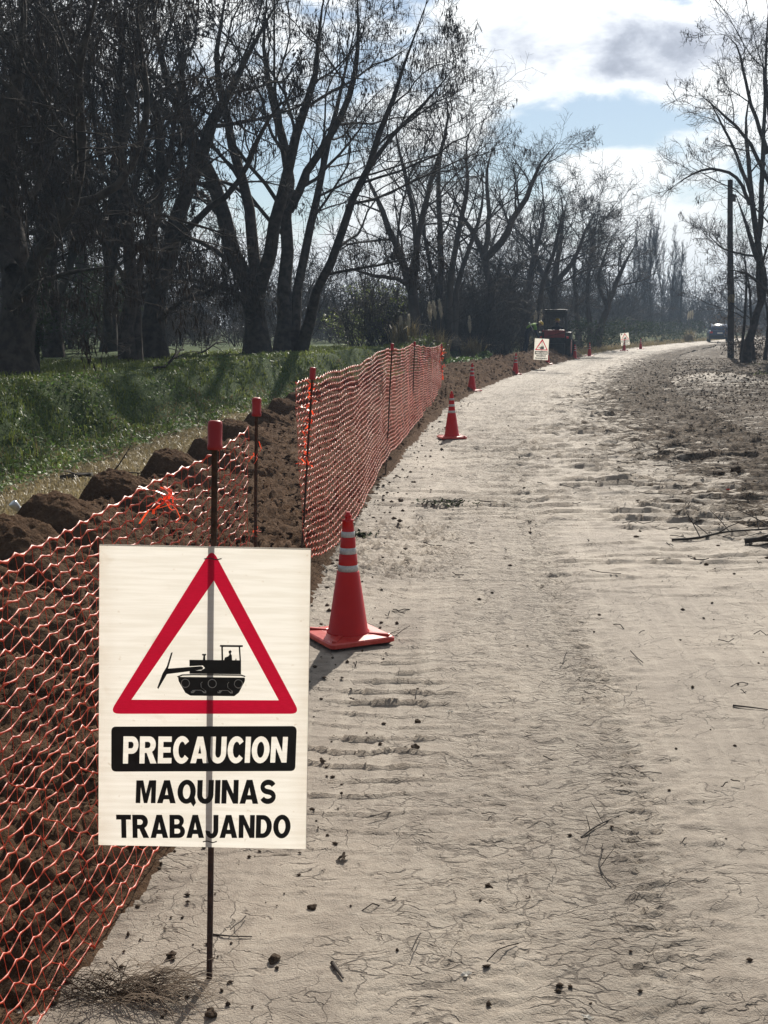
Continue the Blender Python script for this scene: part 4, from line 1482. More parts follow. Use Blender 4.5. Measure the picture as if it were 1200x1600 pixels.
def make_sign():
    root = empty('warning_sign')
    # rod with red cap
    tube_obj('rod', [(0, 0, -.12), (.001, 0, .4), (0, 0, .9), (0, 0, 1.36)], .0075, M['rust'], root, 10)
    bm = bmesh.new()
    lathe(bm, [(.0165, 0), (.0185, .003), (.0185, .012), (.0172, .014), (.0178, .06), (.0165, .068), (.010, .0705)], 20, True, Matrix.Translation((0, 0, 1.305)))
    obj('cap', bm, M['cap'], root)
    # panel: corrugated plastic sheet with real edges
    bm = bmesh.new()
    nu, nv = 14, 18
    g = [[bm.verts.new(sign_pt(i / nu, j / nv, 0)) for j in range(nv + 1)] for i in range(nu + 1)]
    for i in range(nu):
        for j in range(nv):
            f = bm.faces.new((g[i][j], g[i][j + 1], g[i + 1][j + 1], g[i + 1][j]))
            f.smooth = True
    pan = obj('panel', bm, M['white_dirty'], root)
    bm = bmesh.new()
    rim = [(i / nu, 0) for i in range(nu)] + [(1, j / nv) for j in range(nv)] + [(1 - i / nu, 1) for i in range(nu)] + [(0, 1 - j / nv) for j in range(nv)]
    a = [bm.verts.new(sign_pt(u, v, 0.0001)) for u, v in rim]
    b = [bm.verts.new(sign_pt(u, v, -.004)) for u, v in rim]
    for k in range(len(rim)):
        bm.faces.new((a[k], a[(k + 1) % len(rim)], b[(k + 1) % len(rim)], b[k]))
    obj('panel_edge', bm, M['white_dirty'], pan)
    # print
    outer = rounded([(325, 868), (463, 1121), (160, 1125)], 9)
    inner = [(327.5, 917), (429, 1100.5), (196, 1102.5)]
    art_fill('red_triangle', [outer, inner], .0010, M['film_red'], root)
    pic = art_fill('bulldozer_pictogram', [Z2([(505, 118), (568, 118), (571, 98), (564, 96), (566, 90), (584, 90), (584, 96), (579, 98), (580, 118), (656, 118), (655, 56), (648, 56), (650, 48), (756, 48), (757, 56), (744, 57), (748, 120), (748, 183), (505, 183), (505, 168), (560, 167), (578, 156), (568, 144), (505, 148)]),
                                           Z2([(663, 57), (737, 57), (741, 118), (727, 118), (725, 108), (720, 118), (706, 118), (705, 96), (700, 88), (704, 78), (698, 71), (690, 76), (690, 84), (694, 90), (688, 100), (672, 106), (668, 118), (664, 118)])], .0010, M['film_black'], root)
    art_fill('blade', [Z2([(427, 84), (404, 160), (560, 147), (570, 153), (566, 163), (398, 186), (356, 256), (351, 250), (378, 182), (398, 150), (419, 86)])], .0010, M['film_black'], pic)
    art_fill('track_guard', [Z2([(445, 196), (470, 186), (520, 184), (750, 184), (768, 190), (768, 196), (748, 190), (520, 190), (472, 192), (450, 201)])], .0012, M['film_black'], pic)
    art_fill('track', [rounded(Z2([(450, 198), (767, 198), (766, 214), (738, 268), (716, 285), (508, 285), (484, 272), (453, 218)]), 2)], .0010, M['film_black'], pic)
    for cx in (485, 612, 736):
        art_fill('wheel_ring', [circ(120 + cx / 3, 1000 + 227 / 3, 7.0), circ(120 + cx / 3, 1000 + 227 / 3, 5.9)[::-1]], .0018, M['film_white'], pic)
    for cx in (547, 673):
        lp = [(-18, -8), (18, -8), (18, -3), (12, -1), (14, 20), (36, 36), (36, 46), (24, 46), (14, 34), (-14, 34), (-24, 46), (-36, 46), (-36, 36), (-14, 20), (-12, -1), (-18, -3)]
        lin = [(x * .82, 15 + (y - 15) * .86) for x, y in lp]
        art_fill('bogie', [Z2([(cx + x, 226 + y) for x, y in lp]), Z2([(cx + x, 226 + y) for x, y in lin])], .0018, M['film_white'], pic)
    cut = [lp for L in word_loops('PRECAUCION', [(182, 1160), (444, 1157), (442, 1197), (180, 1203)]) for lp in L]
    art_fill('caption_plate', [rounded([(163, 1145), (458, 1140), (456, 1210), (161, 1216)], 8)] + cut, .0010, M['film_black'], root)
    for wd, qd in (('MAQUINAS', [(201, 1229), (426, 1224), (425, 1262), (199, 1265)]), ('TRABAJANDO', [(167, 1284), (450, 1279), (449, 1315), (167, 1321)])):
        for L in word_loops(wd, qd):
            art_fill('letter', L, .0010, M['film_black'], root)
    # wire ties
    for z, ln in ((SZT - .030, .02), (SZT - SH + .014, .016)):
        y = sign_pt(.54, (SZT - z) / SH, .002).y
        tube_obj('wire_tie', [(-ln, y - .001, z), (-ln * .4, y - .003, z + .003), (ln * .5, y - .003, z - .001), (ln * 1.1, y - .002, z + .002)], .0014, M['wire'], root, 5)
    return root


sign = make_sign()
b = onground(327, 1530)
sign.location = (b[0], b[1], 0.0)
sign.rotation_euler = (R(-4.5), R(1.2), R(0))
tag(sign, 'large near white warning sign PRECAUCION MAQUINAS TRABAJANDO on a rusty rod with red cap', 'sign', 'roadworks warning signs')
for (px, py, pw, lab, ry, rz) in ((846, 575, 22.5, 'small white triangle warning sign on the soil in front of the tractor', 3, 4),
                                  (980, 553, 13, 'farthest small white warning sign, tilted, beyond the tractor', -7, -8)):
    Y = FPX * SW / pw
    s2 = copy_tree(sign)
    p = atdepth(px, 505, Y)
    t = p[0] - xL(Y)
    top = atdepth(px, 529 if pw > 20 else 520, Y)[2]
    s2.location = (p[0], Y, top - SZT)
    s2.rotation_euler = (R(-3), R(ry), R(rz))
    tag(s2, lab, 'sign')


# ------------------------------------------------------------------ fence posts and nets
def post(label, base, top, hi=.07):
    base, top = np.array(base, float), np.array(top, float)
    root = empty('fence_post', base, label, 'post', 'rusty fence posts with red caps')
    d = top - base
    tube_obj('rod', [-.1 * d / np.linalg.norm(d), d * .35 + [.004, 0, 0], d * .7, d * .985], .0065, M['rust'], root, 8)
    bm = bmesh.new()
    q = Vector(d).to_track_quat('Z', 'Y').to_matrix().to_4x4()
    lathe(bm, [(.0165, 0), (.0185, .003), (.0185, .012), (.0172, .014), (.0178, .06), (.0165, .068), (.010, .0705)], 18, True, Matrix.Translation(Vector(d * (1 - .066 / np.linalg.norm(d)))) @ q)
    obj('cap', bm, M['cap'], root)
    return root


post_def = [((396, 1147), (401, 623), 'first bare fence post behind the sign, at the end of the near net'),
            ((466, 934), (489, 575), 'leaning fence post wrapped with red ribbon at the start of the long net'),
            ((602, 744), (613, 537), 'fence post whose foot shows below the long net'),
            ((643, 675), (648, 534), 'fence post between the middle and the last post of the long net'),
            ((690, 621), (690, 537), 'last fence post at the far end of the long net')]
post_pos = []
for (bx, by), (tx, ty), lab in post_def:
    b = onground(bx, by)
    t = atdepth(tx, ty, b[1])
    post(lab, b, t)
    post_pos.append((b, t))

FY = np.array([1.2, 2.59, 3.48, 4.6, 7.0, 12.8, 18.0, 26.8])
FX = np.array([-1.12, -.92, -.80, -.53, -.50, .01, .42, 1.26])


def make_net(label, y0, y1, ztop, zbot, rows, cell, seed, skirt, sag, posts_y):
    rs = np.random.default_rng(seed)
    n = int((y1 - y0) / cell)
    y = np.linspace(y0, y1, n)
    x = np.interp(y, FY, FX)
    zt = np.interp(y, *ztop)
    zb = np.interp(y, *zbot)
    root = empty('safety_net', (float(x[0]), y0, 0), label, 'net', 'orange safety nets')
    # distance to the nearest post drives sag and flutter
    pd = np.min(np.abs(y[:, None] - np.array(posts_y)[None]), 1)
    gap = np.max(pd)
    sg = sag * np.sin(np.clip(pd / gap, 0, 1) * np.pi / 2)
    nodes = np.zeros((rows, n, 3))
    for i in range(rows):
        v = i / (rows - 1)
        z = zt + (zb - zt) * v - sg * (1 - .6 * v)
        z = z + .006 * np.sin(y * 5.3 + i * .3) + .02 * (vnoise(y * 1.7, np.full(n, i * .22), seed) - .5)
        z = z + np.where((np.arange(n) + i) % 2 == 0, 1, -1) * .006
        xx = x + skirt * v ** 3 + .03 * (vnoise(y * 1.1 + 5, np.full(n, v * 3), seed + 1) - .5) + .010 * (vnoise(y * 4 + 5, np.full(n, v * 6), seed + 2) - .5)
        yy = y + .013 * rs.normal(size=n) + .05 * (vnoise(y * .9, np.full(n, v * 2.), seed + 3) - .5)
        nodes[i] = np.stack([xx, yy, np.maximum(z, .012 + .01 * rs.random(n))], -1)
    off = np.array([x[0], y0, 0])
    nodes -= off
    for i in range(rows):
        p = np.zeros((2 * n - 1, 3))
        p[0::2] = nodes[i]
        p[1::2] = (nodes[i][:-1] + nodes[i][1:]) / 2
        r = np.full(2 * n - 1, .0019)
        r[0::2] = .0046
        if i in (0, rows - 1):
            r *= 1.35
        r *= (1 + .02 * y0)
        r *= 1 + .35 * (vnoise(np.arange(2 * n - 1) * .13, np.full(2 * n - 1, i * 3.7), seed + 9) - .5)
        V, F = tubes(p[None], r[None], 4)
        V = np.repeat(p, 4, 0) + (V - np.repeat(p, 4, 0)) * [.35, .8, 1.0]
        # flatten into a ribbon with a slow twist so that stretches catch the sun
        obj('strand', mesh_np('strand', V, F, False), M['net'], root)
    vp = np.zeros((n, 2 * rows - 1, 3))
    vp[:, 0::2] = nodes.transpose(1, 0, 2)
    vp[:, 1::2] = (vp[:, 0:-1:2] + vp[:, 2::2]) / 2
    vr = np.full((n, 2 * rows - 1), .0011)
    vr[:, 0::2] = .0030
    vr *= (1 + .02 * y0)
    V, F = tubes(vp, vr, 3)
    q = np.repeat(vp.reshape(-1, 3), 3, 0)
    V = q + (V - q) * [.4, 1.0, 1.0]
    c = obj('cross_strands', mesh_np('cross_strands', V, F, False), M['net'], root)
    c['kind'] = 'stuff'
    return root, off


net1, off1 = make_net('near orange safety net sagging behind the large warning sign', 1.35, 4.62,
                      ([1.2, 2.5, 3.6, 4.62], [1.03, 1.05, 1.07, 1.20]), ([1.2, 2.6, 3.5, 4.62], [.03, .03, .05, .14]), 31, .050, 401, .14, .02, [1.35, 3.6, 4.6])
net2, off2 = make_net('long orange safety net between the far fence posts along the road', 6.95, 26.7,
                      ([6.95, 12.8, 18, 26.8], [1.27, 1.33, 1.30, 1.12]), ([6.95, 8.2, 9.5, 12.8, 18, 26.8], [.24, .12, .12, .26, .16, .08]), 29, .062, 402, .06, .06, [6.95, 12.8, 18, 26.7])


def ribbon_bunch(c, n, spread, parent, L=.05, w=.008):
    """crumpled plastic tie"""
    bm = bmesh.new()
    for k in range(n):
        p = Vector(c) + Vector(np.random.default_rng(k + int(c[1] * 1000)).normal(0, spread, 3))
        d = Vector(rng.normal(0, 1, 3)).normalized()
        s = d.cross(Vector((0, 0, 1))).normalized() * w
        pts = []
        for j in range(6):
            pts.append(p.copy())
            d = (d + Vector(rng.normal(0, .6, 3))).normalized()
            p = p + d * L / 5
        vs = [(bm.verts.new(q - s * .5), bm.verts.new(q + s * .5)) for q in pts]
        for a, b in zip(vs, vs[1:]):
            bm.faces.new((a[0], a[1], b[1], b[0]))
    return obj('ribbon_knot', bm, M['knot'], parent)


kp = atdepth(256, 778, 3.6)
ribbon_bunch(kp - off1, 13, .010, net1, .06, .009)
ribbon_bunch(kp - off1 + [.02, 0, -.02], 4, .006, net1, .14, .007)
b, t = post_pos[0]
for z in (.25, .5, .8, 1.1):
    u = z / t[2]
    ribbon_bunch(b + (t - b) * u - off1, 5, .012, net1, .05, .006)
b, t = post_pos[1]
for k, z in enumerate(np.linspace(.78, 1.24, 9)):
    u = z / t[2]
    ribbon_bunch(b + (t - b) * u - off2, 5, .009, net2, .04 + .03 * (k % 3 == 0), .010)
# rolled end of the net at the last post
b, t = post_pos[4]
for k, z in enumerate(np.linspace(.15, 1.05, 9)):
    ribbon_bunch(b + (t - b) * (z / t[2]) - off2, 8, .02, net2, .10, .02)


# ------------------------------------------------------------------ traffic cones
def make_cone():
    root = empty('traffic_cone')
    s = .18
    bm = bmesh.new()
    prof = [(0, .008, 1.0), (0, .026, 1.0), (1, .034, .95), (2, .036, .62)]
    rings = []
    for _, z, k in [(0, .006, .97), (0, .010, 1.0), (0, .028, 1.0), (0, .034, .96), (0, .040, .62)]:
        pts = rounded([(-s * k, -s * k), (s * k, -s * k), (s * k, s * k), (-s * k, s * k)], .028 * k, 5)
        rings.append([bm.verts.new((x, y, z)) for x, y in pts])
    for a, b in zip(rings, rings[1:]):
        for i in range(len(a)):
            bm.faces.new((a[i], a[(i + 1) % len(a)], b[(i + 1) % len(a)], b[i]))
    bm.faces.new(rings[0][::-1])
    bm.faces.new(rings[-1])
    base = obj('base', bm, M['conebase'], root)
    for k in range(4):                                                   # raised ribs from the collar of the base to its corners
        bm = bmesh.new()
        box(bm, (.165, 0, .041), (.11, .022, .012), .004)
        bmesh.ops.rotate(bm, cent=(0, 0, 0), matrix=Matrix.Rotation(R(45 + 90 * k), 3, 'Z'), verts=bm.verts)
        obj('rib', bm, M['conebase'], base)
    for k in range(4):                                                   # rubber feet keep the base off the ground
        bm = bmesh.new()
        a = R(45 + 90 * k)
        lathe(bm, [(.022, -.004), (.022, .008)], 10, True, Matrix.Translation((.2 * math.cos(a), .2 * math.sin(a), 0)))
        obj('foot', bm, M['rubber'], base)
    bm = bmesh.new()
    lathe(bm, [(.112, .036), (.108, .046), (.101, .052), (.0565, .352), (.0545, .354), (.0490, .356), (.0487, .389), (.0447, .441), (.041, .443), (.0395, .477), (.0370, .526), (.034, .528), (.0325, .559),
               (.0310, .562), (.0262, .608), (.0290, .611), (.0290, .616), (.0165, .619), (.0160, .632), (.0195, .634), (.0185, .640), (.0120, .642), (.0115, .655), (.009, .657)], 28, True)
    body = obj('body', bm, M['cone'], root)
    for (za, zb, ra, rb) in ((.356, .389, .0512, .0500), (.444, .477, .0425, .0410), (.529, .559, .0356, .0343)):
        bm = bmesh.new()
        lathe(bm, [(ra - .003, za), (ra, za + .001), (rb, zb - .001), (rb - .003, zb)], 28, False)
        obj('reflective_collar', bm, M['collar'], root)
    return root


cone0 = make_cone()
cone_px = [(544, 1001, 28, 'nearest orange-red traffic cone right of the warning sign'), (706, 687, 10, 'second traffic cone, alone on the road past the long net'),
           (737, 613, 40, 'third traffic cone just beyond the end of the net'), (805, 587, 5, 'fourth traffic cone beside the soil ridge, before the small sign'),
           (855, 571, 60, 'traffic cone standing right under the small sign by the tractor'), (898, 561, 20, 'traffic cone beside the tractor wheel'),
           (921, 557, 33, 'traffic cone just right of the one by the tractor wheel'), (975, 549, 12, 'traffic cone left of the farthest sign foot'), (1001, 546, 50, 'farthest traffic cone, right of the farthest sign')]
for i, (px, py, rz, lab) in enumerate(cone_px):
    c = cone0 if i == 0 else copy_tree(cone0)
    p = onground(px, py)
    c.location = (p[0], p[1], float(road_z(p[0] - xL(p[1]), p[1])) + .008)
    c.rotation_euler = (R(rng.normal(0, .8)), R(rng.normal(0, .8)), R(rz))
    tag(c, lab, 'traffic cone', 'orange-red traffic cones along the road edge')
SC.view_layers[0].update()


# ------------------------------------------------------------------ tractor with driver, worker
def skin_body(name, joints, edges, mat, parent, sub=2):
    me = bpy.data.meshes.new(name)
    me.from_pydata([j[:3] for j in joints], edges, [])
    o = bpy.data.objects.new(name, me)
    COL.objects.link(o)
    md = o.modifiers.new('skin', 'SKIN')
    md.use_smooth_shade = True
    for v, j in zip(me.skin_vertices[0].data, joints):
        v.radius = (j[3], j[4] if len(j) > 4 else j[3])
    me.skin_vertices[0].data[0].use_root = True
    sb = o.modifiers.new('sub', 'SUBSURF')
    sb.levels = sb.render_levels = sub
    dg = bpy.context.evaluated_depsgraph_get()
    m2 = bpy.data.meshes.new_from_object(o.evaluated_get(dg))
    bpy.data.objects.remove(o)
    return obj(name, m2, mat, parent)


def helmet(c, r, parent, tilt=0):
    bm = bmesh.new()
    lathe(bm, [(r * 1.25, 0), (r * 1.22, .012), (r * 1.0, .016), (r * .97, r * .45), (r * .75, r * .8), (r * .35, r * .98), (.01, r * 1.02)], 20, True)
    o = obj('helmet', bm, M['helmet'], parent)
    o.location = c
    o.rotation_euler = (0, tilt, 0)
    return o


TY = 55.0
tp = atdepth(868, 562, TY)
tr = empty('tractor', (tp[0], TY, 0.0), 'compact red tractor with black canopy frame behind the soil ridge', 'tractor')
tr.rotation_euler = (0, 0, R(-14))
tr.scale = (.74, .88, .96)


def tbox(name, c, s, mat, bev=.03, parent=None):
    bm = bmesh.new()
    box(bm, c, s, bev)
    return obj(name, bm, mat, parent or tr)


def wheel(name, c, r, w, parent, rim=M['steel_red']):
    root = None
    bm = bmesh.new()
    rot = Matrix.Translation(c) @ Matrix.Rotation(R(90), 4, 'Y')
    lathe(bm, [(r * .55, -w / 2), (r * .9, -w / 2), (r, -w * .35), (r, w * .35), (r * .9, w / 2), (r * .55, w / 2)], 24, True, rot)
    for k in range(18):
        a = 2 * math.pi * k / 18
        for sgn in (-1, 1):
            vs = box(bm, (0, 0, 0), (w * .55, .035, .05), 0, Matrix.Rotation(sgn * .5, 3, 'Z'))
            bmesh.ops.translate(bm, vec=(sgn * w * .22, 0, r), verts=vs)
            bmesh.ops.rotate(bm, cent=(0, 0, 0), matrix=Matrix.Rotation(a + (sgn > 0) * .17, 3, 'X'), verts=vs)
            bmesh.ops.translate(bm, vec=c, verts=vs)
    o = obj('wheel', bm, M['rubber'], parent)
    bm = bmesh.new()
    lathe(bm, [(r * .54, -w * .52), (r * .5, -w * .3), (r * .2, -w * .25), (.05, -w * .5)], 20, True, rot)
    lathe(bm, [(r * .54, w * .52), (r * .5, w * .3), (r * .2, w * .25), (.05, w * .5)], 20, True, rot)
    obj('rim', bm, rim, o)
    return o


wheel('wheel', Vector((-.78, -.25, .60)), .60, .36, tr)
wheel('wheel', Vector((.78, -.25, .60)), .60, .36, tr)
wheel('wheel', Vector((-.72, 1.35, .40)), .40, .24, tr)
wheel('wheel', Vector((.95, 1.35, .40)), .40, .24, tr)
tbox('rear_housing', (0, -.45, .78), (1.18, .55, .62), M['black'], .06)
tbox('bonnet', (0, 1.2, 1.05), (.62, 1.5, .55), M['steel_red'], .10)
tbox('floor', (0, .25, .80), (1.1, 1.0, .12), M['black'], .02)
mud = []
for s in (-1, 1):
    bm = bmesh.new()
    n = 9
    ring = []
    for k in range(n):
        a = R(-5 + 190 * k / (n - 1))
        ring.append([(s * .60, -.25 - .68 * math.cos(a) * .9, .66 + .62 * math.sin(a)), (s * .97, -.25 - .68 * math.cos(a) * .9, .66 + .62 * math.sin(a))])
    v = [[bm.verts.new(p) for p in r_] for r_ in ring]
    for a_, b_ in zip(v, v[1:]):
        bm.faces.new((a_[0], a_[1], b_[1], b_[0]))
    bmesh.ops.solidify(bm, geom=bm.faces[:], thickness=.03)
    obj('mudguard', bm, M['black'], tr)
    tbox('tail_light', (s * .80, -.88, 1.02), (.14, .06, .10), M['lamp_red'], .015)
tbox('rear_panel', (0, -.72, 1.18), (1.25, .10, .36), M['steel_red'], .03)
tbox('seat', (0, -.20, .86), (.5, .45, .12), M['black'], .04)
for s in (-1, 1):
    tube_obj('canopy_post', [(s * .64, -.62, 1.0), (s * .64, -.62, 1.7), (s * .60, -.60, 2.12), (s * .50, -.58, 2.24)], .035, M['black'], tr, 8)
    tube_obj('canopy_post', [(s * .58, .55, 1.0), (s * .58, .50, 1.9), (s * .54, .48, 2.22)], .030, M['black'], tr, 8)
bm = bmesh.new()
box(bm, (0, -.05, 2.25), (1.28, 1.25, .09), .04)
obj('canopy_roof', bm, M['black'], tr)
tbox('canopy_rear_flap', (0, -.64, 2.06), (1.16, .03, .28), M['rubber'], .01)
tube_obj('steering_column', [(0, .45, .9), (0, .32, 1.35)], .03, M['black'], tr, 6)
bm = bmesh.new()
box(bm, (0, -1.05, .50), (1.35, .30, .50), .04)
obj('rear_blade', bm, M['black'], tr)
tube_obj('exhaust', [(.2, 1.3, 1.3), (.2, 1.3, 1.95)], .03, M['rubber'], tr, 8)


def to_world(parent_loc, rz, p):
    c, s = math.cos(rz), math.sin(rz)
    return (parent_loc[0] + p[0] * c - p[1] * s, parent_loc[1] + p[0] * s + p[1] * c, parent_loc[2] + p[2])


# driver sits on the seat (a thing of its own)
dl = to_world((tp[0], TY, 0), R(-14), (.06, -.20, .92))
dr = empty('person', dl, 'driver in dark clothes and yellow helmet sitting on the red tractor', 'person')
dr.rotation_euler = (0, 0, R(-14))
J = [(0, 0, .10, .15, .12), (0, .02, .32, .15, .11), (0, .03, .50, .17, .11), (0, .04, .58, .06), (0, .06, .66, .06), (0, .07, .74, .085, .10), (0, .07, .83, .075, .09),
     (-.20, .03, .49, .065), (-.26, .14, .28, .052), (-.17, .38, .25, .042), (-.15, .45, .26, .035),
     (.20, .03, .49, .065), (.26, .14, .28, .052), (.17, .38, .25, .042), (.15, .45, .26, .035),
     (-.10, .10, .07, .09), (-.13, .46, .09, .07), (-.13, .52, -.30, .05), (-.13, .64, -.36, .045),
     (.10, .10, .07, .09), (.13, .46, .09, .07), (.13, .52, -.30, .05), (.13, .64, -.36, .045)]
E = [(0, 1), (1, 2), (2, 3), (3, 4), (4, 5), (5, 6), (2, 7), (7, 8), (8, 9), (9, 10), (2, 11), (11, 12), (12, 13), (13, 14), (0, 15), (15, 16), (16, 17), (17, 18), (0, 19), (19, 20), (20, 21), (21, 22)]
skin_body('body', J, E, M['navy'], dr)
bm = bmesh.new()
bmesh.ops.create_uvsphere(bm, u_segments=14, v_segments=10, radius=.098)
for f in bm.faces:
    f.smooth = True
hd = obj('head', bm, M['skin'], dr)
hd.location = (0, .075, .765)
helmet((0, .07, .79), .112, dr)

# bending worker
WY = 53.5
wp = atdepth(827, 556, WY)
wz = float(z_left(wp[0] - xL(WY), WY)) if wp[0] - xL(WY) < -2.1 else float(soil_base(wp[0] - xL(WY), WY))
wk = empty('person', (wp[0] - .15, WY, wz), 'worker in green hi-vis jacket and yellow helmet bending over beside the tractor', 'person')
J = [(0, 0, .92, .15, .12), (.14, 0, 1.10, .145, .11), (.34, 0, 1.20, .165, .12), (.46, 0, 1.23, .06), (.53, 0, 1.24, .055), (.60, 0, 1.24, .09, .085), (.67, 0, 1.22, .075, .075),
     (.34, -.20, 1.17, .062), (.40, -.25, .90, .050), (.52, -.20, .66, .040), (.56, -.18, .59, .032),
     (.34, .20, 1.17, .062), (.42, .25, .92, .050), (.58, .18, .74, .040), (.63, .15, .68, .032),
     (.0, -.10, .84, .095), (.06, -.13, .46, .070), (-.02, -.14, .09, .050), (.12, -.15, .04, .045),
     (.0, .10, .84, .095), (.02, .14, .46, .070), (-.10, .15, .09, .050), (.04, .16, .04, .045)]
skin_body('body', J, E, M['navy'], wk)
# hi-vis jacket over torso and upper arms
JJ = [(.03, 0, .97, .168, .135), (.14, 0, 1.10, .165, .13), (.34, 0, 1.205, .185, .14), (.43, 0, 1.23, .10, .09),
      (.34, -.20, 1.17, .078), (.39, -.245, .95, .066), (.34, .20, 1.17, .078), (.40, .245, .97, .066)]
vs_ = skin_body('jacket', JJ, [(0, 1), (1, 2), (2, 3), (2, 4), (4, 5), (2, 6), (6, 7)], M['vest'], wk)
st = tube_obj('reflective_band', [(.20 + .17 * math.cos(a) * -.5, .185 * math.sin(a), 1.13 + .17 * math.cos(a)) for a in np.linspace(0, 2 * math.pi, 17)], .022, M['stripe'], vs_, 5)
bm = bmesh.new()
bmesh.ops.create_uvsphere(bm, u_segments=14, v_segments=10, radius=.095)
for f in bm.faces:
    f.smooth = True
hd = obj('head', bm, M['skin'], wk)
hd.location = (.60, 0, 1.235)
helmet((.625, 0, 1.25), .115, wk, R(40))
for s in (-1, 1):
    bm = bmesh.new()
    box(bm, (0, 0, 0), (.27, .10, .09), .03)
    o = obj('boot', bm, M['rubber'], wk)
    o.location = (.05 if s < 0 else -.03, s * .15, .045)

# ------------------------------------------------------------------ car
CY = 104.0
cp = atdepth(1122, 534, CY)
car = empty('parked_car', (cp[0], CY, .06), 'blue car seen from behind on the far road bend, left of the pole', 'car')
car.rotation_euler = (0, 0, R(-12))


def loft(name, secs, mat, parent, smooth=True):
    """secs: list of (y, [(x,z)...]) closed cross-sections"""
    bm = bmesh.new()
    rings = [[bm.verts.new((x, y, z)) for x, z in pr] for y, pr in secs]
    n = len(rings[0])
    for a, b in zip(rings, rings[1:]):
        for i in range(n):
            f = bm.faces.new((a[i], a[(i + 1) % n], b[(i + 1) % n], b[i]))
            f.smooth = smooth
    bm.faces.new(rings[0])
    bm.faces.new(rings[-1][::-1])
    bmesh.ops.recalc_face_normals(bm, faces=bm.faces)
    return obj(name, bm, mat, parent)


def sec(w, z0, z1, in0=.06, in1=.08):
    return [(-w + in0, z0), (-w, z0 + .12), (-w, z1 - .12), (-w + in1, z1), (w - in1, z1), (w, z1 - .12), (w, z0 + .12), (w - in0, z0)]


loft('body', [(-2.1, sec(.74, .34, .88)), (-2.02, sec(.83, .26, .94)), (-1.2, sec(.88, .22, .97)), (.6, sec(.88, .22, .96)), (1.4, sec(.86, .22, .92)), (2.0, sec(.80, .26, .80)), (2.15, sec(.70, .34, .72))], M['car_blue'], car)
loft('cabin', [(-1.95, sec(.74, .86, 1.10, .0, .06)), (-1.45, sec(.70, .90, 1.42, -.08, .12)), (-.2, sec(.70, .90, 1.48, -.08, .12)), (.35, sec(.70, .90, 1.42, -.08, .12)), (1.1, sec(.76, .80, 1.04, .0, .06))], M['car_blue'], car)
bm = bmesh.new()
v = [bm.verts.new(p) for p in ((-.60, -1.985, 1.06), (.60, -1.985, 1.06), (.54, -1.505, 1.375), (-.54, -1.505, 1.375))]
bm.faces.new(v)
bmesh.ops.solidify(bm, geom=bm.faces[:], thickness=.012)
obj('rear_window', bm, M['glass'], car)
for s in (-1, 1):
    bm = bmesh.new()
    v = [bm.verts.new(p) for p in ((s * .795, -1.2, .98), (s * .795, .7, .98), (s * .715, .25, 1.36), (s * .715, -1.1, 1.36))]
    bm.faces.new(v)
    bmesh.ops.solidify(bm, geom=bm.faces[:], thickness=.012)
    obj('side_window', bm, M['glass'], car)
    bm = bmesh.new()
    box(bm, (s * .70, -2.09, .78), (.24, .05, .14), .015)
    obj('tail_light', bm, M['lamp_red'], car)
    for y in (-1.3, 1.3):
        wheel('wheel', Vector((s * .78, y, .30)), .30, .19, car, M['steel'])
bm = bmesh.new()
box(bm, (0, -2.13, .46), (1.62, .12, .20), .03)
obj('rear_bumper', bm, M['black'], car)
bm = bmesh.new()
box(bm, (0, -2.125, .72), (.42, .02, .12), .004)
obj('number_plate', bm, M['plate'], car)

# ------------------------------------------------------------------ utility poles
pb = onground(1142, 563)
pz = ground_z(pb[0], pb[1])
ptop = atdepth(1141, 281, pb[1])
pr = empty('wooden_pole', (pb[0], pb[1], pz), 'tall dark wooden pole at the edge of the right-hand trees', 'pole')
h = ptop[2] - pz
lx = float(ptop[0] - pb[0])
tube_obj('shaft', [(0, 0, -.3), (lx * .33 + .01, 0, h * .33), (lx * .66 - .02, 0, h * .66), (lx, 0, h)], [.150, .140, .125, .110], M['pole'], pr, 12)
bm = bmesh.new()
box(bm, (lx + .14, -.05, h - .75), (.22, .12, .30), .02)
obj('insulator_bracket', bm, M['pole'], pr)
tube_obj('cable_stub', [(lx + .05, -.08, h - .55), (lx + .30, -.2, h - .70), (lx + .50, -.25, h - .95), (lx + .42, -.2, h - 1.25)], .012, M['steel'], pr, 5)
bm = bmesh.new()
lathe(bm, [(.143, 0), (.147, .01), (.147, .35), (.143, .36)], 14, False, Matrix.Translation((lx * .33 + .01, 0, h * .33 - .1)))
obj('pale_band', bm, M['dry'], pr)
for px, top, Y, w in ((1063, 430, 140, 'right'), (1049, 432, 142, 'left')):
    p = atdepth(px, 505, Y)
    hh = atdepth(px, top, Y)[2]
    o = tube_obj('distant_post', [(0, 0, -.3), (0, 0, hh * .5), (0, 0, hh)], [.13, .12, .11], M['pole'], None, 8)
    o.location = (p[0], Y, 0)
    tag(o, 'distant thin post against the far wood, the %s of two' % w, 'pole', 'distant posts')


# ------------------------------------------------------------------ single pieces lying about
def clod(label, px, py, size, seed, mat='clod', name='soil_clod', cat='clod', flat=.7, zz=None):
    p = onground(px, py)
    o = obj(name, lump((size, size * .8, size * flat), seed, 3, .22), M[mat])
    z = float(road_z(p[0] - xL(p[1]), p[1])) if zz is None else zz
    o.location = (p[0], p[1], z + size * flat * .45)
    o.rotation_euler = (0, 0, seed)
    return tag(o, label, cat, 'dark clods on the road' if name == 'soil_clod' else None)


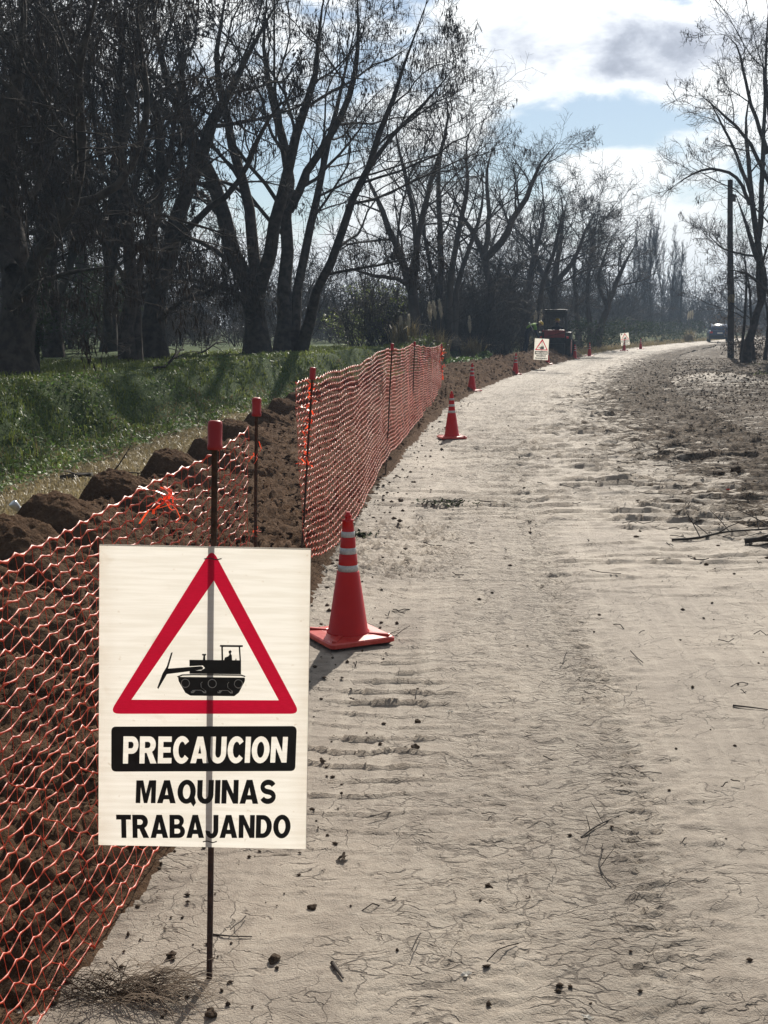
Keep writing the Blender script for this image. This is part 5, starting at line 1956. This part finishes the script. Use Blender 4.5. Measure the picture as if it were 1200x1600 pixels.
clod('dark soil clod right of the sign rod foot', 428, 1502, .015, 1)
clod('round dark clod in the middle of the near road', 763, 1386, .011, 2)
clod('dark clod lying between the sign rod and the road middle', 487, 1420, .012, 3)
clod('small dark clod left of the sign rod below the panel', 268, 1496, .013, 4)
clod('dark clod at the photo bottom beside the rod shadow', 330, 1590, .016, 5)
clod('dark clod at the edge of the cone shadow', 648, 1170, .016, 6)
clod('dark clod beside the track strip at mid road', 652, 1128, .013, 7)
clod('dark crumbly clod below the lone weed scrap', 626, 785, .03, 8)
clod('dark lump in the leaf mould at the right', 1150, 744, .055, 9)
clod('second dark lump left of the one in the leaf mould', 1128, 745, .04, 10)


def leaf_thing(label, px, py, L, seed, mat='litter', name='dry_leaf', cat='leaf'):
    """curled lobed dry leaf"""
    rs = np.random.default_rng(seed)
    bm = bmesh.new()
    n = 18
    c = bm.verts.new((0, 0, .25 * L))
    ring = []
    for k in range(n):
        a = 2 * math.pi * k / n
        r = L * (.5 + .22 * math.sin(5 * a + seed) + rs.uniform(-.08, .08))
        ring.append(bm.verts.new((r * math.cos(a) * 1.25, r * math.sin(a) * .8, L * (.10 + .22 * abs(math.sin(2 * a + seed)) + rs.uniform(0, .1)))))
    for k in range(n):
        bm.faces.new((c, ring[k], ring[(k + 1) % n]))
    bmesh.ops.solidify(bm, geom=bm.faces[:], thickness=.0015)
    p = onground(px, py)
    o = obj(name, bm, M[mat])
    o.location = (p[0], p[1], float(road_z(p[0] - xL(p[1]), p[1])) - .002)
    o.rotation_euler = (0, 0, seed * 1.3)
    return tag(o, label, cat)


leaf_thing('curled brown dry leaf lying right of the sign bottom', 535, 1343, .036, 1)
leaf_thing('pale scrap of plastic at the photo bottom right of the rod', 918, 1588, .020, 2, 'scrap', 'plastic_scrap', 'scrap')
leaf_thing('pale flat scrap lying on the near road', 728, 1528, .022, 3, 'scrap', 'plastic_scrap', 'scrap')
leaf_thing('dry curled leaf beside the round dark clod', 826, 1402, .018, 4)
leaf_thing('pale bent scrap near the middle of the road', 703, 1113, .020, 5, 'scrap', 'plastic_scrap', 'scrap')
leaf_thing('orange scrap in the leaf mould at the right', 1138, 767, .05, 6, 'knot', 'plastic_scrap', 'scrap')


def stick(label, pts, r, name='stick', mat='twig', twigs=0, cat='stick'):
    P3 = []
    for px, py, dz in pts:
        p = onground(px, py)
        P3.append((p[0], p[1], float(np.where(p[0] - xL(p[1]) < 4.66, road_z(p[0] - xL(p[1]), p[1]), z_right(p[0] - xL(p[1]), p[1]))) + r + dz))
    root = empty(name, P3[0], label, cat)
    q = [np.array(p) - np.array(P3[0]) for p in P3]
    q = resample(q, 10)
    tube_obj('stem', q, list(np.linspace(r, r * .5, 10)), M[mat], root, 6)
    for k in range(twigs):
        i = 2 + (k * 3) % 7
        d = np.array([rng.normal(0, 1), rng.normal(0, 1), .25 + abs(rng.normal(0, .3))])
        d /= np.linalg.norm(d)
        L = r * rng.uniform(14, 30)
        tube_obj('side_twig', [q[i], q[i] + d * L * .5 + [0, 0, r], q[i] + d * L + [0, 0, r * .5]], [r * .5, r * .4, r * .25], M[mat], root, 4)
    return root


stick('short dark broken stick right of the rod foot', [(519, 1508, 0), (528, 1522, .002), (536, 1533, 0)], .006)
stick('thin curved twig on the track strip in the near road', [(942, 1325, 0), (936, 1350, .006), (946, 1372, .004), (962, 1384, 0)], .0028, twigs=2)
stick('straight twig above the curved twig on the track strip', [(908, 1308, 0), (935, 1292, .004), (968, 1272, 0)], .003, twigs=2)
stick('dark stick lying at the right edge of the photo', [(1163, 852, 0), (1190, 853, .01), (1235, 852, 0)], .022, twigs=1)
stick('long forked branch on the mud left of the dark stick', [(1050, 848, 0), (1090, 846, .01), (1130, 838, .02), (1180, 836, .02), (1230, 834, 0)], .011, twigs=6)
stick('twig lying beside the nearest cone', [(590, 990, 0), (604, 995, .005), (622, 994, 0)], .004, twigs=3)
stick('dark twig pressed in the mud right of the road middle', [(1145, 1105, 0), (1170, 1108, .003), (1200, 1111, 0)], .004)
stick('thin twig behind the sign rod foot', [(332, 1462, 0), (362, 1466, .003), (394, 1466, 0)], .0025)

# weed scraps thrown on the road
for (px, py, s, lab, seed) in ((695, 792, .16, 'wilted weed scrap lying on the road past the near cone', 1), (560, 842, .06, 'small uprooted weed beside the long net', 2)):
    p = onground(px, py)
    root = empty('uprooted_weed', (p[0], p[1], float(road_z(p[0] - xL(p[1]), p[1]))), lab, 'weed')
    rs = np.random.default_rng(seed)
    C = rs.normal(0, 1, (120, 3)) * [s * .9, s * .5, .012] + [0, 0, .03]
    V, T = leaf_quads(C, rs.uniform(.02, .05, 120), .5)
    obj('leaves', mesh_np('leaves', V, T, False), M['ivy'], root)
    u = np.linspace(-1, 1, 5)
    pts = np.stack([np.tile(u * s, (9, 1)), rs.normal(0, s * .3, (9, 5)), .02 + np.abs(rs.normal(0, .012, (9, 5)))], -1)
    V, F = tubes(pts, np.full((9, 5), .003), 3)
    obj('stems', mesh_np('stems', V, F), M['twig'], root)

# dry grass tuft under the net at the photo bottom
p = onground(205, 1560)
root = empty('uprooted_tuft', (p[0], p[1], .0), 'dark dry uprooted grass tuft lying under the near net', 'grass tuft')
n = 260
a = rng.normal(0.0, .55, n) + np.where(rng.random(n) < .35, math.pi, 0)
L = rng.uniform(.08, .26, n)
u = np.linspace(0, 1, 6)
st = np.stack([rng.normal(-.02, .05, n), rng.normal(0, .03, n), rng.uniform(.004, .03, n)], -1)
cur = rng.normal(0, .5, n)
ang = a[:, None] + cur[:, None] * u[None]
dx = np.cumsum(np.cos(ang), 1) * (L / 6)[:, None]
dy = np.cumsum(np.sin(ang), 1) * (L / 6)[:, None] * .7
dz = (np.sin(u * np.pi)[None] * rng.uniform(.0, .05, n)[:, None])
pts = st[:, None, :] + np.stack([dx, dy, dz], -1)
pts[..., 2] = np.maximum(pts[..., 2] - .01 * u[None], .006)
V, F = tubes(pts, np.tile(np.linspace(.0011, .0005, 6), (n, 1)), 3)
obj('blades', mesh_np('tuft_blades', V, F), M['litter'], root)['kind'] = 'stuff'
obj('root_clod', lump((.045, .03, .018), 77, 3, .25), M['clod'], root)

# crushed can in the dry strip
p = onground(40, 806, .12)
root = empty('crushed_can', p, 'crushed silver can lying in the dry grass at the far left', 'can')
bm = bmesh.new()
lathe(bm, [(.026, 0), (.033, .006), (.033, .05), (.024, .075), (.031, .10), (.033, .135), (.027, .15)], 18, True)
for v in bm.verts:
    v.co.x *= .75 + 2.5 * v.co.z
o = obj('body', bm, M['foil'], root)
o.rotation_euler = (R(20), R(-38), 0)

# dead branches on the field
for lab, px, py, Y, seed in (('dead branch lying on the grass left of the stout trunk', 305, 556, 33, 1), ('dead branch hanging down the bank face', 240, 600, 22, 2), ('broken branch at the foot of the bank', 95, 735, 13, 3)):
    p = atdepth(px, py, Y)
    z = ground_z(p[0], Y)
    root = empty('fallen_branch', (p[0], Y, z), lab, 'branch')
    rs = np.random.default_rng(seed)
    q = [np.zeros(3)]
    d = np.array([1., .2, .25])
    for k in range(7):
        d = d + rs.normal(0, .28, 3) - [0, 0, .05]
        d /= np.linalg.norm(d)
        q.append(q[-1] + d * .2)
    q = np.array(q)
    q[:, 2] = np.clip(q[:, 2], 0, .3) + .03
    tube_obj('stem', q, list(np.linspace(.03, .012, 8)), M['bark'], root, 6)
    pp, rr = sprout(q[None], np.linspace(.03, .012, 8)[None], 9, .2, .45, .8, .2, .02, 5, rs, rmin=.004)
    for a_, b_ in zip(pp, rr):
        tube_obj('side_twig', a_, list(b_), M['twig'], root, 4)

# ------------------------------------------------------------------ air
bm = bmesh.new()
box(bm, (0, 200, 11), (660, 460, 25.2))
hz = obj('haze', bm)
m = bpy.data.materials.new('haze_air')
m.use_nodes = True
nt = m.node_tree
nt.nodes.clear()
mo = nt.nodes.new('ShaderNodeOutputMaterial')
pv = nt.nodes.new('ShaderNodeVolumePrincipled')
pv.inputs['Color'].default_value = (.58, .76, 1.0, 1)
pv.inputs['Density'].default_value = .0010
pv.inputs['Anisotropy'].default_value = .0
nt.links.new(pv.outputs[0], mo.inputs['Volume'])
hz.data.materials.append(m)
tag(hz, 'thin bluish haze over the whole scene', 'haze', kind='stuff')
